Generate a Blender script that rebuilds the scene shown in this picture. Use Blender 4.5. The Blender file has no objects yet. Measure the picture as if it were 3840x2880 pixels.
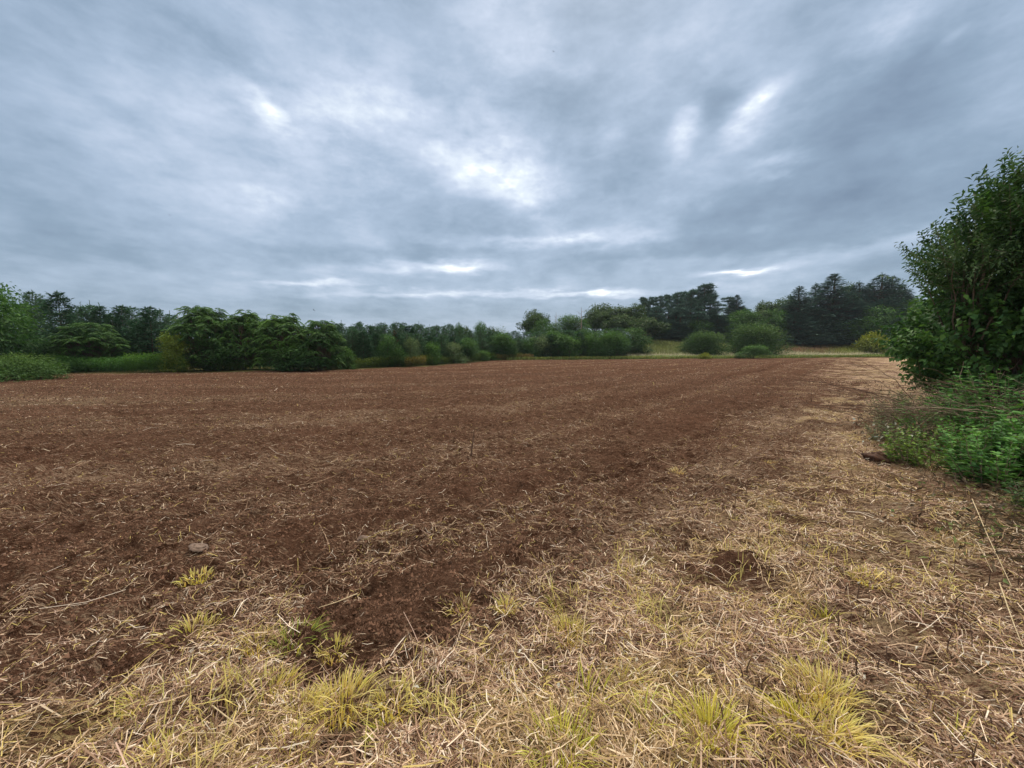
import bpy, math, random
import numpy as np
from mathutils import Vector, Matrix
R = math.radians
rng = np.random.default_rng(7)
random.seed(7)
scene = bpy.context.scene
col = scene.collection

# ------------------------------------------------------------------ camera
EYE = 1.65
FPX = 1493.0            # focal length in pixels of the 3840-wide photograph (14 mm on 36 mm)
HOR = 1303.0            # row of the horizon
PITCH = math.atan((1440 - HOR) / FPX)
cd = bpy.data.cameras.new('camera'); cam = bpy.data.objects.new('camera', cd); col.objects.link(cam)
cd.sensor_width = 36; cd.lens = FPX / 3840 * 36; cd.clip_start = 0.05; cd.clip_end = 6000
cam.location = (0, 0, EYE); cam.rotation_euler = (math.pi / 2 - PITCH, 0, 0)
scene.camera = cam

# ------------------------------------------------------------------ view
scene.view_settings.view_transform = 'Standard'
scene.view_settings.look = 'None'
scene.view_settings.exposure = 0.6
scene.view_settings.gamma = 1.0
scene.cycles.max_bounces = 6
scene.cycles.diffuse_bounces = 3
scene.cycles.transparent_max_bounces = 6

# ------------------------------------------------------------------ world: overcast cloud deck over a Nishita sky
SUN_EL, SUN_AZ = R(52), R(12)       # azimuth measured from +Y towards +X
world = bpy.data.worlds.new('World'); scene.world = world; world.use_nodes = True
nt = world.node_tree; nt.nodes.clear()
def N(t, **k):
    n = nt.nodes.new(t)
    for a, b in k.items(): setattr(n, a, b)
    return n
def lk(a, b): nt.links.new(a, b)
def M(op, a, b=None, c=None, clamp=False):
    n = N('ShaderNodeMath', operation=op, use_clamp=clamp)
    for i, v in enumerate((a, b, c)):
        if v is None: continue
        if isinstance(v, (int, float)): n.inputs[i].default_value = v
        else: lk(v, n.inputs[i])
    return n.outputs[0]
def build_world():
    tc = N('ShaderNodeTexCoord'); sp = N('ShaderNodeSeparateXYZ'); lk(tc.outputs['Generated'], sp.inputs[0])
    X, Y, Z = sp.outputs
    zz = M('ADD', M('MAXIMUM', Z, 0.0), 0.07)
    u = M('DIVIDE', X, zz); v = M('DIVIDE', Y, zz)
    def noise(scale, su, sv, off, detail=5, rough=0.5, dist=0.0):
        cb = N('ShaderNodeCombineXYZ')
        lk(M('MULTIPLY', u, su), cb.inputs[0]); lk(M('MULTIPLY', v, sv), cb.inputs[1]); cb.inputs[2].default_value = off
        n = N('ShaderNodeTexNoise'); n.inputs['Scale'].default_value = scale
        n.inputs['Detail'].default_value = detail; n.inputs['Roughness'].default_value = rough
        n.inputs['Distortion'].default_value = dist
        lk(cb.outputs[0], n.inputs['Vector']); return n.outputs['Fac']
    n1 = noise(1.35, 1.0, 0.8, 3.1, 6, 0.5, 0.5)
    n2 = noise(3.2, 1.0, 0.7, 9.4, 6, 0.52, 0.3)
    n3 = noise(2.6, 1.0, 0.8, 21.0, 5, 0.5)
    n4 = noise(3.0, 1.0, 0.8, 33.0, 5, 0.5)
    # gnomonic direction coordinates, locked to the world (+Y = ahead)
    yc = M('MAXIMUM', Y, 0.08)
    low = M('SUBTRACT', 1.0, M('POWER', M('SUBTRACT', 1.0, M('MINIMUM', M('MAXIMUM', Z, 0.0), 1.0)), 5.0))
    wob = M('MULTIPLY', M('MAXIMUM', Z, 0.0), 0.34)
    p = M('ADD', M('DIVIDE', X, yc), M('MULTIPLY', M('SUBTRACT', n3, 0.5), M('ADD', M('MULTIPLY', wob, 0.5), 0.06)))
    q = M('ADD', M('DIVIDE', Z, yc), M('MULTIPLY', M('SUBTRACT', n4, 0.5), wob))
    val = M('ADD', M('MULTIPLY', M('SUBTRACT', n1, 0.5), 0.14), M('MULTIPLY', M('SUBTRACT', n2, 0.5), 0.20))
    def dnoise(sc, sz, off, detail, rough):
        cb = N('ShaderNodeCombineXYZ'); lk(X, cb.inputs[0]); lk(M('MULTIPLY', Y, 1.0), cb.inputs[1]); lk(M('ADD', M('MULTIPLY', Z, sz), off), cb.inputs[2])
        n = N('ShaderNodeTexNoise'); n.inputs['Scale'].default_value = sc; n.inputs['Detail'].default_value = detail; n.inputs['Roughness'].default_value = rough; n.inputs['Distortion'].default_value = .15
        lk(cb.outputs[0], n.inputs['Vector']); return n.outputs['Fac']
    val = M('ADD', val, M('MULTIPLY', M('SUBTRACT', dnoise(3.8, 1.5, 6.3, 8, .6), 0.5), 0.55))
    val = M('ADD', val, M('MULTIPLY', M('SUBTRACT', dnoise(9.0, 1.8, 4.2, 7, .6), 0.5), 0.40))
    val = M('ADD', val, M('MULTIPLY', M('SUBTRACT', dnoise(17.0, 2.6, 8.8, 5, .6), 0.5), 0.26))
    val = M('ADD', val, 0.45)
    blobs = [  # photo px, py, half widths, tilt (deg, + = right end up), strength
        (1880, 630, 200, 110, 0, .27), (1150, 470, 620, 250, -5, .10), (2010, 745, 110, 95, -30, .26), (1700, 1000, 170, 26, 0, .36), (1420, 1010, 300, 18, 0, .12),
        (2770, 1020, 110, 11, 4, .60), (2840, 450, 130, 50, 42, .48), (2570, 500, 95, 42, 45, .42),
        (2300, 500, 90, 40, 55, .16), (2930, 622, 100, 38, 12, .34), (3390, 90, 150, 75, 45, .24), (3595, 160, 60, 22, 35, .18),
        (1420, 420, 420, 130, -8, .22), (960, 400, 110, 34, -38, .20), (900, 740, 110, 70, 0, .16), (1060, 740, 100, 60, 0, .14),
        (1200, 600, 300, 90, -15, .10), (1900, 130, 190, 190, 40, .22), (2480, 190, 260, 130, 0, .12), (2180, 260, 70, 30, 0, .12),
        (3350, 905, 420, 34, 14, .22), (1150, 1062, 170, 14, 0, .30), (1850, 1102, 600, 12, 0, .26), (2260, 1100, 130, 14, 3, .28),
        (2230, 880, 170, 45, 10, .18), (2420, 870, 80, 30, 0, .25), (2750, 1080, 120, 20, 0, .14), (450, 600, 350, 200, -15, .06),
        (2050, 900, 260, 16, 0, .22), (800, 330, 380, 120, -30, .05),
        (1500, 560, 190, 80, 10, -.14), (1750, 800, 300, 55, -8, -.14), (780, 180, 150, 60, -32, -.13), (540, 130, 120, 50, -32, -.06),
        (420, 930, 430, 55, -6, -.14), (2700, 385, 110, 90, -30, -.26), (3250, 640, 420, 200, 30, -.16), (2900, 790, 520, 85, 10, -.20),
        (1950, 360, 240, 120, -20, -.16), (2330, 620, 260, 90, 20, -.10), (200, 760, 380, 220, -10, -.05), (1450, 950, 420, 26, 0, -.12),
        (2500, 950, 620, 34, 5, -.14), (1500, 1165, 1500, 34, 0, -.10), (3300, 350, 450, 110, 35, -.22), (2150, 330, 200, 120, 0, -.08), (960, 250, 300, 60, -30, -.06), (700, 1120, 800, 40, 0, -.06),
        (2150, 60, 300, 90, 0, -.10), (2900, 200, 260, 90, 40, -.08), (3000, 1130, 700, 30, 0, -.03), (3700, 700, 300, 250, 20, -.10)]
    brk = M('ADD', 0.15, M('MULTIPLY', dnoise(13.0, 2.0, 2.2, 7, .62), 1.7)); pos_ = None; neg_ = None
    for (bx, by, wx, wy, ang, amp) in blobs:
        # camera-free direction of that spot
        dx = (bx - 1920) / FPX; dy = -(by - 1440) / FPX
        c, s = math.cos(PITCH), math.sin(PITCH)
        yy = c + dy * s; z_ = dy * c - s
        pb, qb = dx / yy, z_ / yy
        a = R(ang); k = 1 / FPX
        dp = M('SUBTRACT', p, pb); dq = M('SUBTRACT', q, qb)
        e1 = M('ADD', M('MULTIPLY', dp, math.cos(a) / (wx * k)), M('MULTIPLY', dq, math.sin(a) / (wx * k)))
        e2 = M('ADD', M('MULTIPLY', dp, -math.sin(a) / (wy * k)), M('MULTIPLY', dq, math.cos(a) / (wy * k)))
        d2 = M('ADD', M('MULTIPLY', e1, e1), M('MULTIPLY', e2, e2))
        g = M('POWER', 2.718, M('MULTIPLY', d2, -0.8))
        g = M('MULTIPLY', g, amp * 1.15)
        if amp > 0: pos_ = g if pos_ is None else M('ADD', pos_, g)
        else: neg_ = g if neg_ is None else M('ADD', neg_, g)
    val = M('ADD', M('ADD', val, neg_), M('MULTIPLY', pos_, brk))
    # behind the viewer the coordinates above stop making sense; the blobs there have zero weight
    ramp = N('ShaderNodeValToRGB'); cr = ramp.color_ramp
    pts = [(0.0, (.165, .235, .335)), (.28, (.26, .355, .475)), (.5, (.385, .487, .632)), (.72, (.56, .65, .80)), (.9, (.80, .88, .97)), (1.0, (1.05, 1.1, 1.1))]
    pts = [(a_, tuple(c * .72 for c in b_)) for a_, b_ in pts]
    cr.elements[0].position = 0; cr.elements[0].color = (*pts[0][1], 1)
    cr.elements[1].position = 1; cr.elements[1].color = (*pts[-1][1], 1)
    for pos, c_ in pts[1:-1]:
        e = cr.elements.new(pos); e.color = (*c_, 1)
    lk(val, ramp.inputs[0])
    # overhead, out of view, the deck is brightened to light the ground more
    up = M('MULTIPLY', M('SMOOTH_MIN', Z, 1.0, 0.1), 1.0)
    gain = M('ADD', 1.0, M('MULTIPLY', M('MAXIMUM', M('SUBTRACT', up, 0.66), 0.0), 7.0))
    # warm neutral tone added overhead and behind the viewer, unseen, to warm the light
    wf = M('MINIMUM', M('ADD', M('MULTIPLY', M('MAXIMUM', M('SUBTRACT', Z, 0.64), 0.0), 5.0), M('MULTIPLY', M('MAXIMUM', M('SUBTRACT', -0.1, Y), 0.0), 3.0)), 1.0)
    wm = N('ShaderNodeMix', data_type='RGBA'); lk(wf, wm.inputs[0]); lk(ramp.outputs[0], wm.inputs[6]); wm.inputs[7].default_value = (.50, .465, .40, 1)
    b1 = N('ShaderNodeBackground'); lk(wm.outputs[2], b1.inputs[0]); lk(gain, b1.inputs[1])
    sky = N('ShaderNodeTexSky'); sky.sky_type = 'NISHITA'; sky.sun_disc = False
    sky.sun_elevation = SUN_EL; sky.sun_rotation = SUN_AZ; sky.air_density = 1.2; sky.dust_density = 1.5
    b2 = N('ShaderNodeBackground'); lk(sky.outputs[0], b2.inputs[0]); b2.inputs[1].default_value = 0.08
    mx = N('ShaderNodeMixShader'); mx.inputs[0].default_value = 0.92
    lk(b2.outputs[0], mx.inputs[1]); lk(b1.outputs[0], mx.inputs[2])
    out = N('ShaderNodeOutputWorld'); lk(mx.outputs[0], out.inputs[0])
build_world()
world.cycles.sampling_method = 'MANUAL'; world.cycles.sample_map_resolution = 512

sd = bpy.data.lights.new('sun', 'SUN'); sun = bpy.data.objects.new('sun', sd); col.objects.link(sun)
sd.energy = 1.5; sd.angle = R(14); sd.color = (1.0, .86, .68)
sdir = Vector((math.sin(SUN_AZ) * math.cos(SUN_EL), math.cos(SUN_AZ) * math.cos(SUN_EL), math.sin(SUN_EL)))
sun.rotation_euler = sdir.to_track_quat('Z', 'Y').to_euler()

# ------------------------------------------------------------------ helpers
def ray(px, py):
    dx = (px - 1920) / FPX; dy = -(py - 1440) / FPX
    c, s = math.cos(PITCH), math.sin(PITCH)
    return dx, c + dy * s, dy * c - s
def gp(px, py):                     # where the photo's ray meets the flat ground
    a, b, c = ray(px, py); t = EYE / -c
    return a * t, b * t
def at(px, py, Y):                  # the point of that ray at depth Y
    a, b, c = ray(px, py); t = Y / b
    return a * t, Y, EYE + c * t
def tag(o, label=None, cat=None, group=None, kind=None):
    if label: o['label'] = label
    if cat: o['category'] = cat
    if group: o['group'] = group
    if kind: o['kind'] = kind
    return o
def empty(name, loc, rz=0, sc=(1, 1, 1)):
    o = bpy.data.objects.new(name, None); col.objects.link(o); o.empty_display_size = .3
    o.location = loc; o.rotation_euler = (0, 0, rz); o.scale = sc
    return o
def hsh(ix, iy, seed):
    h = (ix.astype(np.int64) * 374761393 + iy.astype(np.int64) * 668265263 + seed * 974711) & 0xffffffff
    h = ((h ^ (h >> 13)) * 1274126177) & 0xffffffff
    h = (h ^ (h >> 16)) & 0xffffffff
    return h.astype(np.float64) / 4294967295.0
def vn(x, y, seed=0):               # value noise, 0..1
    ix = np.floor(x); iy = np.floor(y); fx = x - ix; fy = y - iy
    fx = fx * fx * (3 - 2 * fx); fy = fy * fy * (3 - 2 * fy)
    a = hsh(ix, iy, seed); b = hsh(ix + 1, iy, seed); c = hsh(ix, iy + 1, seed); d = hsh(ix + 1, iy + 1, seed)
    return (a * (1 - fx) + b * fx) * (1 - fy) + (c * (1 - fx) + d * fx) * fy
def fbm(x, y, seed=0, n=3):
    s = 0; a = .5; t = 0
    for i in range(n):
        s = s + a * vn(x * 2 ** i, y * 2 ** i, seed + i * 17); t += a; a *= .5
    return s / t
def sstep(a, b, x):
    t = np.clip((x - a) / (b - a), 0, 1); return t * t * (3 - 2 * t)

# ------------------------------------------------------------------ ground shape and cover maps
# near / right edge of the tilled soil, read off the photograph and put down on the ground plane
EDGE = [gp(*p) for p in ((-900, 2790), (100, 2720), (600, 2560), (1300, 2480), (1720, 2360), (2150, 2220), (2540, 1990), (2880, 1800), (3120, 1600), (3225, 1450), (3290, 1375), (3300, 1345))]
EX = np.array([e[0] for e in EDGE]); EY = np.array([e[1] for e in EDGE])
o_ = np.argsort(EX); EX = EX[o_]; EY = EY[o_]
def inside(x, y):                   # > 0 on the tilled side, about metres/relative
    b = np.interp(x, EX, EY)
    r = np.hypot(x, y) + .5
    return (y - b) / r
# far edge of the tilled soil
FAR = [gp(*p) for p in ((-900, 1402), (150, 1402), (700, 1397), (1250, 1389), (1600, 1374), (1850, 1353), (2100, 1349), (3280, 1340))]
FX = np.array([e[0] for e in FAR]); FY = np.array([e[1] for e in FAR])
o_ = np.argsort(FX); FX = FX[o_]; FY = FY[o_]
def far_edge(x): return np.interp(x, FX, FY)
def spot(px, py, rx, ry, amp):
    X, Y = gp(px, py); X2, Y2 = gp(px, py - ry); X3, Y3 = gp(px, py + ry)
    return (X, Y, rx / FPX * Y, (Y2 - Y3) / 2, amp)
STRAW_SPOTS = [spot(*s) for s in (
    (1400, 2330, 330, 170, -.40), (1700, 2150, 300, 110, -.25), (2350, 1600, 420, 50, -.14), (2700, 1500, 500, 30, -.12),
    (150, 1500, 450, 40, .30), (200, 2150, 420, 130, .18), (100, 1800, 300, 90, .12), (1150, 1580, 400, 40, .10), (1900, 1620, 500, 40, -.02),
    (2250, 2110, 150, 50, .35), (2700, 1760, 140, 30, .35), (3050, 1600, 140, 60, .30), (2650, 2120, 220, 60, -.30), (1950, 2100, 260, 60, -.15),
    (2800, 1590, 120, 12, .35), (2420, 1960, 260, 60, .2), (900, 1950, 400, 80, .06), (3500, 1960, 120, 50, -.3), (2250, 2350, 140, 90, .1),
    (800, 2640, 170, 60, -.3), (500, 2300, 300, 100, .1), (3300, 2500, 300, 120, -.12), (2790, 2125, 130, 40, -.4), (2620, 2150, 120, 40, -.35), (3120, 1850, 90, 24, -.5), (3490, 2350, 120, 40, -.3), (2330, 2620, 140, 50, -.35), (3200, 2250, 160, 40, -.2))]
LUMPS = [spot(*s) for s in ((2790, 2120, 110, 30, .11), (2640, 2155, 70, 24, .07), (2130, 2170, 160, 34, .07), (1980, 2215, 110, 26, .05), (1400, 2170, 80, 26, .06),
    (1590, 2370, 70, 26, .06), (1500, 2380, 70, 26, .03), (2300, 2100, 150, 36, .05), (2900, 1760, 70, 14, .08), (3000, 1700, 90, 16, .07), (800, 2640, 140, 50, .07), (2600, 1700, 120, 16, .04),
    (3500, 1975, 60, 26, -.10), (3120, 1850, 110, 24, .06), (2500, 1990, 120, 24, .07), (3600, 1920, 120, 40, .06), (1850, 1850, 140, 20, .03), (2250, 1900, 140, 20, .05))]
def mulch(x, y):
    """1 in the mown straw margin, 0 in tilled soil"""
    s = inside(x, y) + (fbm(x * 1.3, y * 1.3, 5) - .5) * .34 + (fbm(x * 4.5, y * 4.5, 8) - .5) * .30
    m = 1 - sstep(-.13, .11, s)
    return m
def cover(x, y):
    m = mulch(x, y)
    c = .26 + .40 * (fbm(x * .55, y * .9, 11) - .5) + .38 * (fbm(x * 2.6, y * 3.2, 12) - .5)
    c = np.clip(c, .04, 1) * (1 - m) + m * (.66 + .25 * sstep(4.5, 9, y) + .7 * (fbm(x * 2.2, y * 2.2, 13) - .5))
    s_ = rows(x, y); c = c + (1 - m) * .13 * np.sin(s_ * 2 * math.pi / 3.1 + 1) * np.clip(np.hypot(x, y) / 6, .2, 1) + (1 - m) * .06 * np.sin(s_ * 2 * math.pi / 1.1)
    for (X, Y, rx, ry, a) in STRAW_SPOTS:
        c = c + a * np.exp(-(((x - X) / rx) ** 2 + ((y - Y) / ry) ** 2))
    return np.clip(c, 0.02, 1.0)
def rows(x, y):                     # distance across the tillage passes, curving like the field's edge
    f = 1.05 * np.logaddexp(0, (x + 1) * .55) / .55 + .12 * x
    return (y - f) * .68 + (fbm(x * .12, y * .12, 61) - .5) * 1.6
def tracks(x, y):
    s = rows(x, y); w = np.zeros_like(s)
    r = np.hypot(x, y)
    for c in (1.3, 4.6, 6.4, 9.3, 12.2, 15.8, 20, 24.5, 30, 36, -1.2):
        w = np.maximum(w, np.exp(-((s - c) / (.07 + .004 * r)) ** 2) * (.35 + .65 * vn(x * .25, y * .25, int(c * 10) + 900)))
    return w
def base_h(x, y):
    far = y - far_edge(x)
    h = 3.0 * sstep(1, 34, far) * sstep(-6, 12, x) + .6 * sstep(45, 90, far) * sstep(-6, 12, x)
    h = h + 0.10 * (fbm(x * .06, y * .06, 40) - .5) * sstep(4, 12, np.hypot(x, y))
    h = h + 6 * sstep(150, 1200, np.hypot(x, y)) * 0
    return h
OCT = [(1.6, .035, 0), (.7, .030, 0), (.30, .030, 1), (.14, .022, 1), (.07, .013, 1), (.035, .008, 1), (.018, .004, 0)]
def H(x, y, sp=.0052):
    r = np.hypot(x, y)
    m = mulch(x, y)
    out = base_h(x, y)
    till = (y < far_edge(x) + 1)
    for i, (wl, am, bil) in enumerate(OCT):
        fade = np.clip((wl / (r * sp + 1e-6) - 2.2) / 2, 0, 1)
        if not np.any(fade > 0): continue
        ca, sa = math.cos(i * 1.1), math.sin(i * 1.1)
        n = vn((x * ca - y * sa) / wl, (x * sa + y * ca) / wl, 70 + i)
        if bil: n = 1 - np.abs(2 * n - 1) * 1.3
        k = am * (1 - .45 * m) * np.where(till, 1, .5)
        out = out + fade * k * (n - .5) * 2
    s = rows(x, y)
    out = out + (1 - m) * till * (.022 * np.sin(s * 2 * math.pi / .62 + 2 * fbm(x * .5, y * .5, 80)) * (.3 + vn(x * .4, y * .4, 81)) - .08 * tracks(x, y)) * np.clip((.62 / (r * sp + 1e-6) - 2.2) / 2, 0, 1)
    for (X, Y, rx, ry, a) in LUMPS:
        g = np.exp(-(((x - X) / rx) ** 2 + ((y - Y) / ry) ** 2))
        out = out + a * g * (.45 + .5 * (1 - np.abs(2 * vn(x * 8, y * 8, 90) - 1)) + .35 * vn(x * 24, y * 24, 91))
    return out
def hz(x, y): return float(H(np.array([float(x)]), np.array([float(y)]))[0])

# ------------------------------------------------------------------ materials
def mat(name):
    m = bpy.data.materials.new(name); m.use_nodes = True; m.node_tree.nodes.clear(); return m
class NT:
    def __init__(s, m): s.t = m.node_tree
    def n(s, t, **k):
        n = s.t.nodes.new(t)
        for a, b in k.items(): setattr(n, a, b)
        return n
    def l(s, a, b): s.t.links.new(a, b)
    def m(s, op, a, b=None, clamp=False):
        n = s.n('ShaderNodeMath', operation=op, use_clamp=clamp)
        for i, v in enumerate((a, b)):
            if v is None: continue
            if isinstance(v, (int, float)): n.inputs[i].default_value = v
            else: s.l(v, n.inputs[i])
        return n.outputs[0]
    def mix(s, f, a, b):
        n = s.n('ShaderNodeMix', data_type='RGBA')
        for i, v in ((0, f), (6, a), (7, b)):
            if isinstance(v, (int, float)): n.inputs[i].default_value = v
            elif isinstance(v, tuple): n.inputs[i].default_value = (*v, 1)
            else: s.l(v, n.inputs[i])
        return n.outputs[2]
    def noise(s, vec, scale, detail=3, rough=.55, dist=0.):
        n = s.n('ShaderNodeTexNoise'); n.inputs['Scale'].default_value = scale; n.inputs['Detail'].default_value = detail
        n.inputs['Roughness'].default_value = rough; n.inputs['Distortion'].default_value = dist
        s.l(vec, n.inputs['Vector']); return n.outputs['Fac']
    def attr(s, name):
        n = s.n('ShaderNodeAttribute'); n.attribute_name = name; return n
    def ramp(s, f, pts):
        n = s.n('ShaderNodeMapRange'); n.inputs[1].default_value = pts[0]; n.inputs[2].default_value = pts[1]; s.l(f, n.inputs[0]); return n.outputs[0]
def tint_mat(name, rough=.7, trans=.0, spec=.3, noise_amt=.0):
    """colour comes from each leaf's or straw's own attribute"""
    m = mat(name); k = NT(m); a = k.attr('tint')
    c = a.outputs['Color']
    b = k.n('ShaderNodeBsdfPrincipled'); b.inputs['Roughness'].default_value = rough; b.inputs['Specular IOR Level'].default_value = spec
    k.l(c, b.inputs['Base Color']); o = k.n('ShaderNodeOutputMaterial'); sh = b.outputs[0]
    if trans:
        t = k.n('ShaderNodeBsdfTranslucent'); mm = k.mix(1.0, c, c)
        hs = k.n('ShaderNodeHueSaturation'); hs.inputs['Saturation'].default_value = 1.15; hs.inputs['Value'].default_value = 1.3; hs.inputs['Hue'].default_value = .49
        k.l(c, hs.inputs['Color']); k.l(hs.outputs[0], t.inputs[0])
        x = k.n('ShaderNodeMixShader'); x.inputs[0].default_value = trans; k.l(sh, x.inputs[1]); k.l(t.outputs[0], x.inputs[2]); sh = x.outputs[0]
    k.l(sh, o.inputs[0]); return m
M_LEAF = tint_mat('leaf_surface', .6, .25, .16)
M_NEEDLE = tint_mat('needle_surface', .85, .12, .08)
M_STRAW = tint_mat('dry_straw', .8, .10, .06)
M_GRASS = tint_mat('grass_blade', .65, .3, .1)
def bark_mat(name, c1, c2, scale=14):
    m = mat(name); k = NT(m); g = k.n('ShaderNodeNewGeometry')
    mp = k.n('ShaderNodeMapping'); mp.inputs['Scale'].default_value = (1, 1, .25); k.l(g.outputs['Position'], mp.inputs[0])
    n = k.noise(mp.outputs[0], scale, 5, .65)
    b = k.n('ShaderNodeBsdfPrincipled'); b.inputs['Roughness'].default_value = .9
    k.l(k.mix(k.ramp(n, (.35, .68)), c1, c2), b.inputs['Base Color'])
    bp = k.n('ShaderNodeBump'); bp.inputs['Strength'].default_value = .6; bp.inputs['Distance'].default_value = .02; k.l(n, bp.inputs['Height']); k.l(bp.outputs[0], b.inputs['Normal'])
    o = k.n('ShaderNodeOutputMaterial'); k.l(b.outputs[0], o.inputs[0]); return m
M_BARK = bark_mat('brown_bark', (.05, .035, .025), (.16, .12, .09))
M_TWIG = bark_mat('grey_twig', (.16, .12, .09), (.36, .28, .21), 30)
M_DEADTWIG = bark_mat('dry_brown_stalk', (.07, .038, .026), (.18, .11, .08), 40)
M_STONE = bark_mat('brown_stone', (.13, .085, .065), (.25, .18, .14), 25)

def ground_material():
    m = mat('tilled_ground'); k = NT(m)
    g = k.n('ShaderNodeNewGeometry'); P = g.outputs['Position']
    cov = k.attr('cover').outputs['Fac']; zone = k.attr('zone'); trk = k.attr('track').outputs['Fac']
    zs = k.n('ShaderNodeSeparateColor'); k.l(zone.outputs['Color'], zs.inputs[0])
    mul, meadow, tan = zs.outputs
    # soil
    n1 = k.noise(P, 2.3, 5, .6); n2 = k.noise(P, 38, 6, .7); n3 = k.noise(P, .35, 4, .55)
    s1 = k.mix(k.ramp(n2, (.3, .72)), (.062, .032, .021), (.225, .128, .086))
    s2 = k.mix(k.ramp(n1, (.3, .7)), s1, (.155, .080, .053)); 
    nS = k.n('ShaderNodeMix', data_type='RGBA'); nS.inputs[0].default_value = .35; k.l(s1, nS.inputs[6]); k.l(s2, nS.inputs[7])
    soil = nS.outputs[2]
    n9 = k.noise(P, 7.5, 6, .72)
    soil = k.mix(k.m('MULTIPLY', k.ramp(n9, (.52, .36)), .8), soil, (.042, .018, .010)); soil = k.mix(k.m('MULTIPLY', k.ramp(n9, (.56, .74)), .6), soil, (.36, .22, .15))
    soil = k.mix(k.m('MULTIPLY', k.ramp(n3, (.45, .7)), .35), soil, (.20, .10, .066))
    soil = k.mix(k.m('MULTIPLY', trk, .85), soil, (.06, .026, .016))
    # shredded straw in the surface: short streaks at several headings
    def streak(ang, sx, sy, sc, off):
        mp = k.n('ShaderNodeMapping'); mp.inputs['Rotation'].default_value = (0, 0, R(ang)); mp.inputs['Scale'].default_value = (sx, sy, 1); mp.inputs['Location'].default_value = (off, off * .7, 0)
        k.l(P, mp.inputs[0]); return k.noise(mp.outputs[0], sc, 2, .5, .6)
    a = streak(15, 1, 7, 9, 0); b_ = streak(-40, 1, 7, 10, 5); c_ = streak(75, 1, 6, 9, 11); d_ = streak(120, 1, 7, 11, 17)
    mxs = k.m('MAXIMUM', k.m('MAXIMUM', a, b_), k.m('MAXIMUM', c_, d_))
    dist_ = k.n('ShaderNodeMapRange'); dist_.inputs[1].default_value = 8; dist_.inputs[2].default_value = 30; sx0 = k.n('ShaderNodeSeparateXYZ'); k.l(P, sx0.inputs[0]); k.l(sx0.outputs[1], dist_.inputs[0])
    th = k.m('ADD', k.m('SUBTRACT', .665, k.m('MULTIPLY', cov, .20)), k.m('MULTIPLY', k.m('MULTIPLY', dist_.outputs[0], k.m('SUBTRACT', 1.0, mul)), .05))
    st = k.m('MULTIPLY', k.m('SUBTRACT', mxs, th), 11, clamp=True)
    n5 = k.noise(P, 60, 3, .6); n6 = k.noise(P, 1.2, 4, .6)
    strc = k.mix(k.ramp(n5, (.3, .7)), (.28, .175, .12), (.64, .48, .34))
    strc = k.mix(k.m('MULTIPLY', k.m('MULTIPLY', mul, k.ramp(n6, (.42, .62))), .55), strc, (.52, .42, .15))
    strc = k.mix(k.m('MULTIPLY', tan, .6), strc, (.25, .20, .13))
    colr = k.mix(k.m('MULTIPLY', st, .85), soil, strc)
    # mown grass margin further off is a continuous yellow-tan mat
    n7 = k.noise(P, .55, 4, .6); n8 = k.noise(P, 7, 4, .6)
    matc = k.mix(k.ramp(n7, (.38, .62)), (.72, .51, .40), (.70, .57, .28)); matc = k.mix(k.ramp(n8, (.3, .7)), matc, (.48, .33, .245))
    farf = k.n('ShaderNodeMapRange'); farf.inputs[1].default_value = 5; farf.inputs[2].default_value = 11
    sx = k.n('ShaderNodeSeparateXYZ'); k.l(P, sx.inputs[0]); k.l(sx.outputs[1], farf.inputs[0])
    colr = k.mix(k.m('MULTIPLY', k.m('MULTIPLY', mul, farf.outputs[0]), .85), colr, matc)
    # meadow turf under the long grass
    mead = k.mix(k.ramp(k.noise(P, .25, 4, .6), (.4, .6)), (.14, .15, .055), (.25, .21, .11)); mead = k.mix(k.ramp(n8, (.3, .7)), mead, (.09, .10, .04))
    colr = k.mix(meadow, colr, mead)
    b = k.n('ShaderNodeBsdfPrincipled'); b.inputs['Roughness'].default_value = .95; b.inputs['Specular IOR Level'].default_value = .0
    k.l(colr, b.inputs['Base Color'])
    nb = k.noise(P, 16, 7, .72)
    bp = k.n('ShaderNodeBump'); bp.inputs['Strength'].default_value = 1.0; bp.inputs['Distance'].default_value = .16; k.l(nb, bp.inputs['Height'])
    bp2 = k.n('ShaderNodeBump'); bp2.inputs['Strength'].default_value = .7; bp2.inputs['Distance'].default_value = .02; k.l(mxs, bp2.inputs['Height']); k.l(bp.outputs[0], bp2.inputs['Normal'])
    k.l(bp2.outputs[0], b.inputs['Normal'])
    o = k.n('ShaderNodeOutputMaterial'); k.l(b.outputs[0], o.inputs[0]); return m

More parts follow.
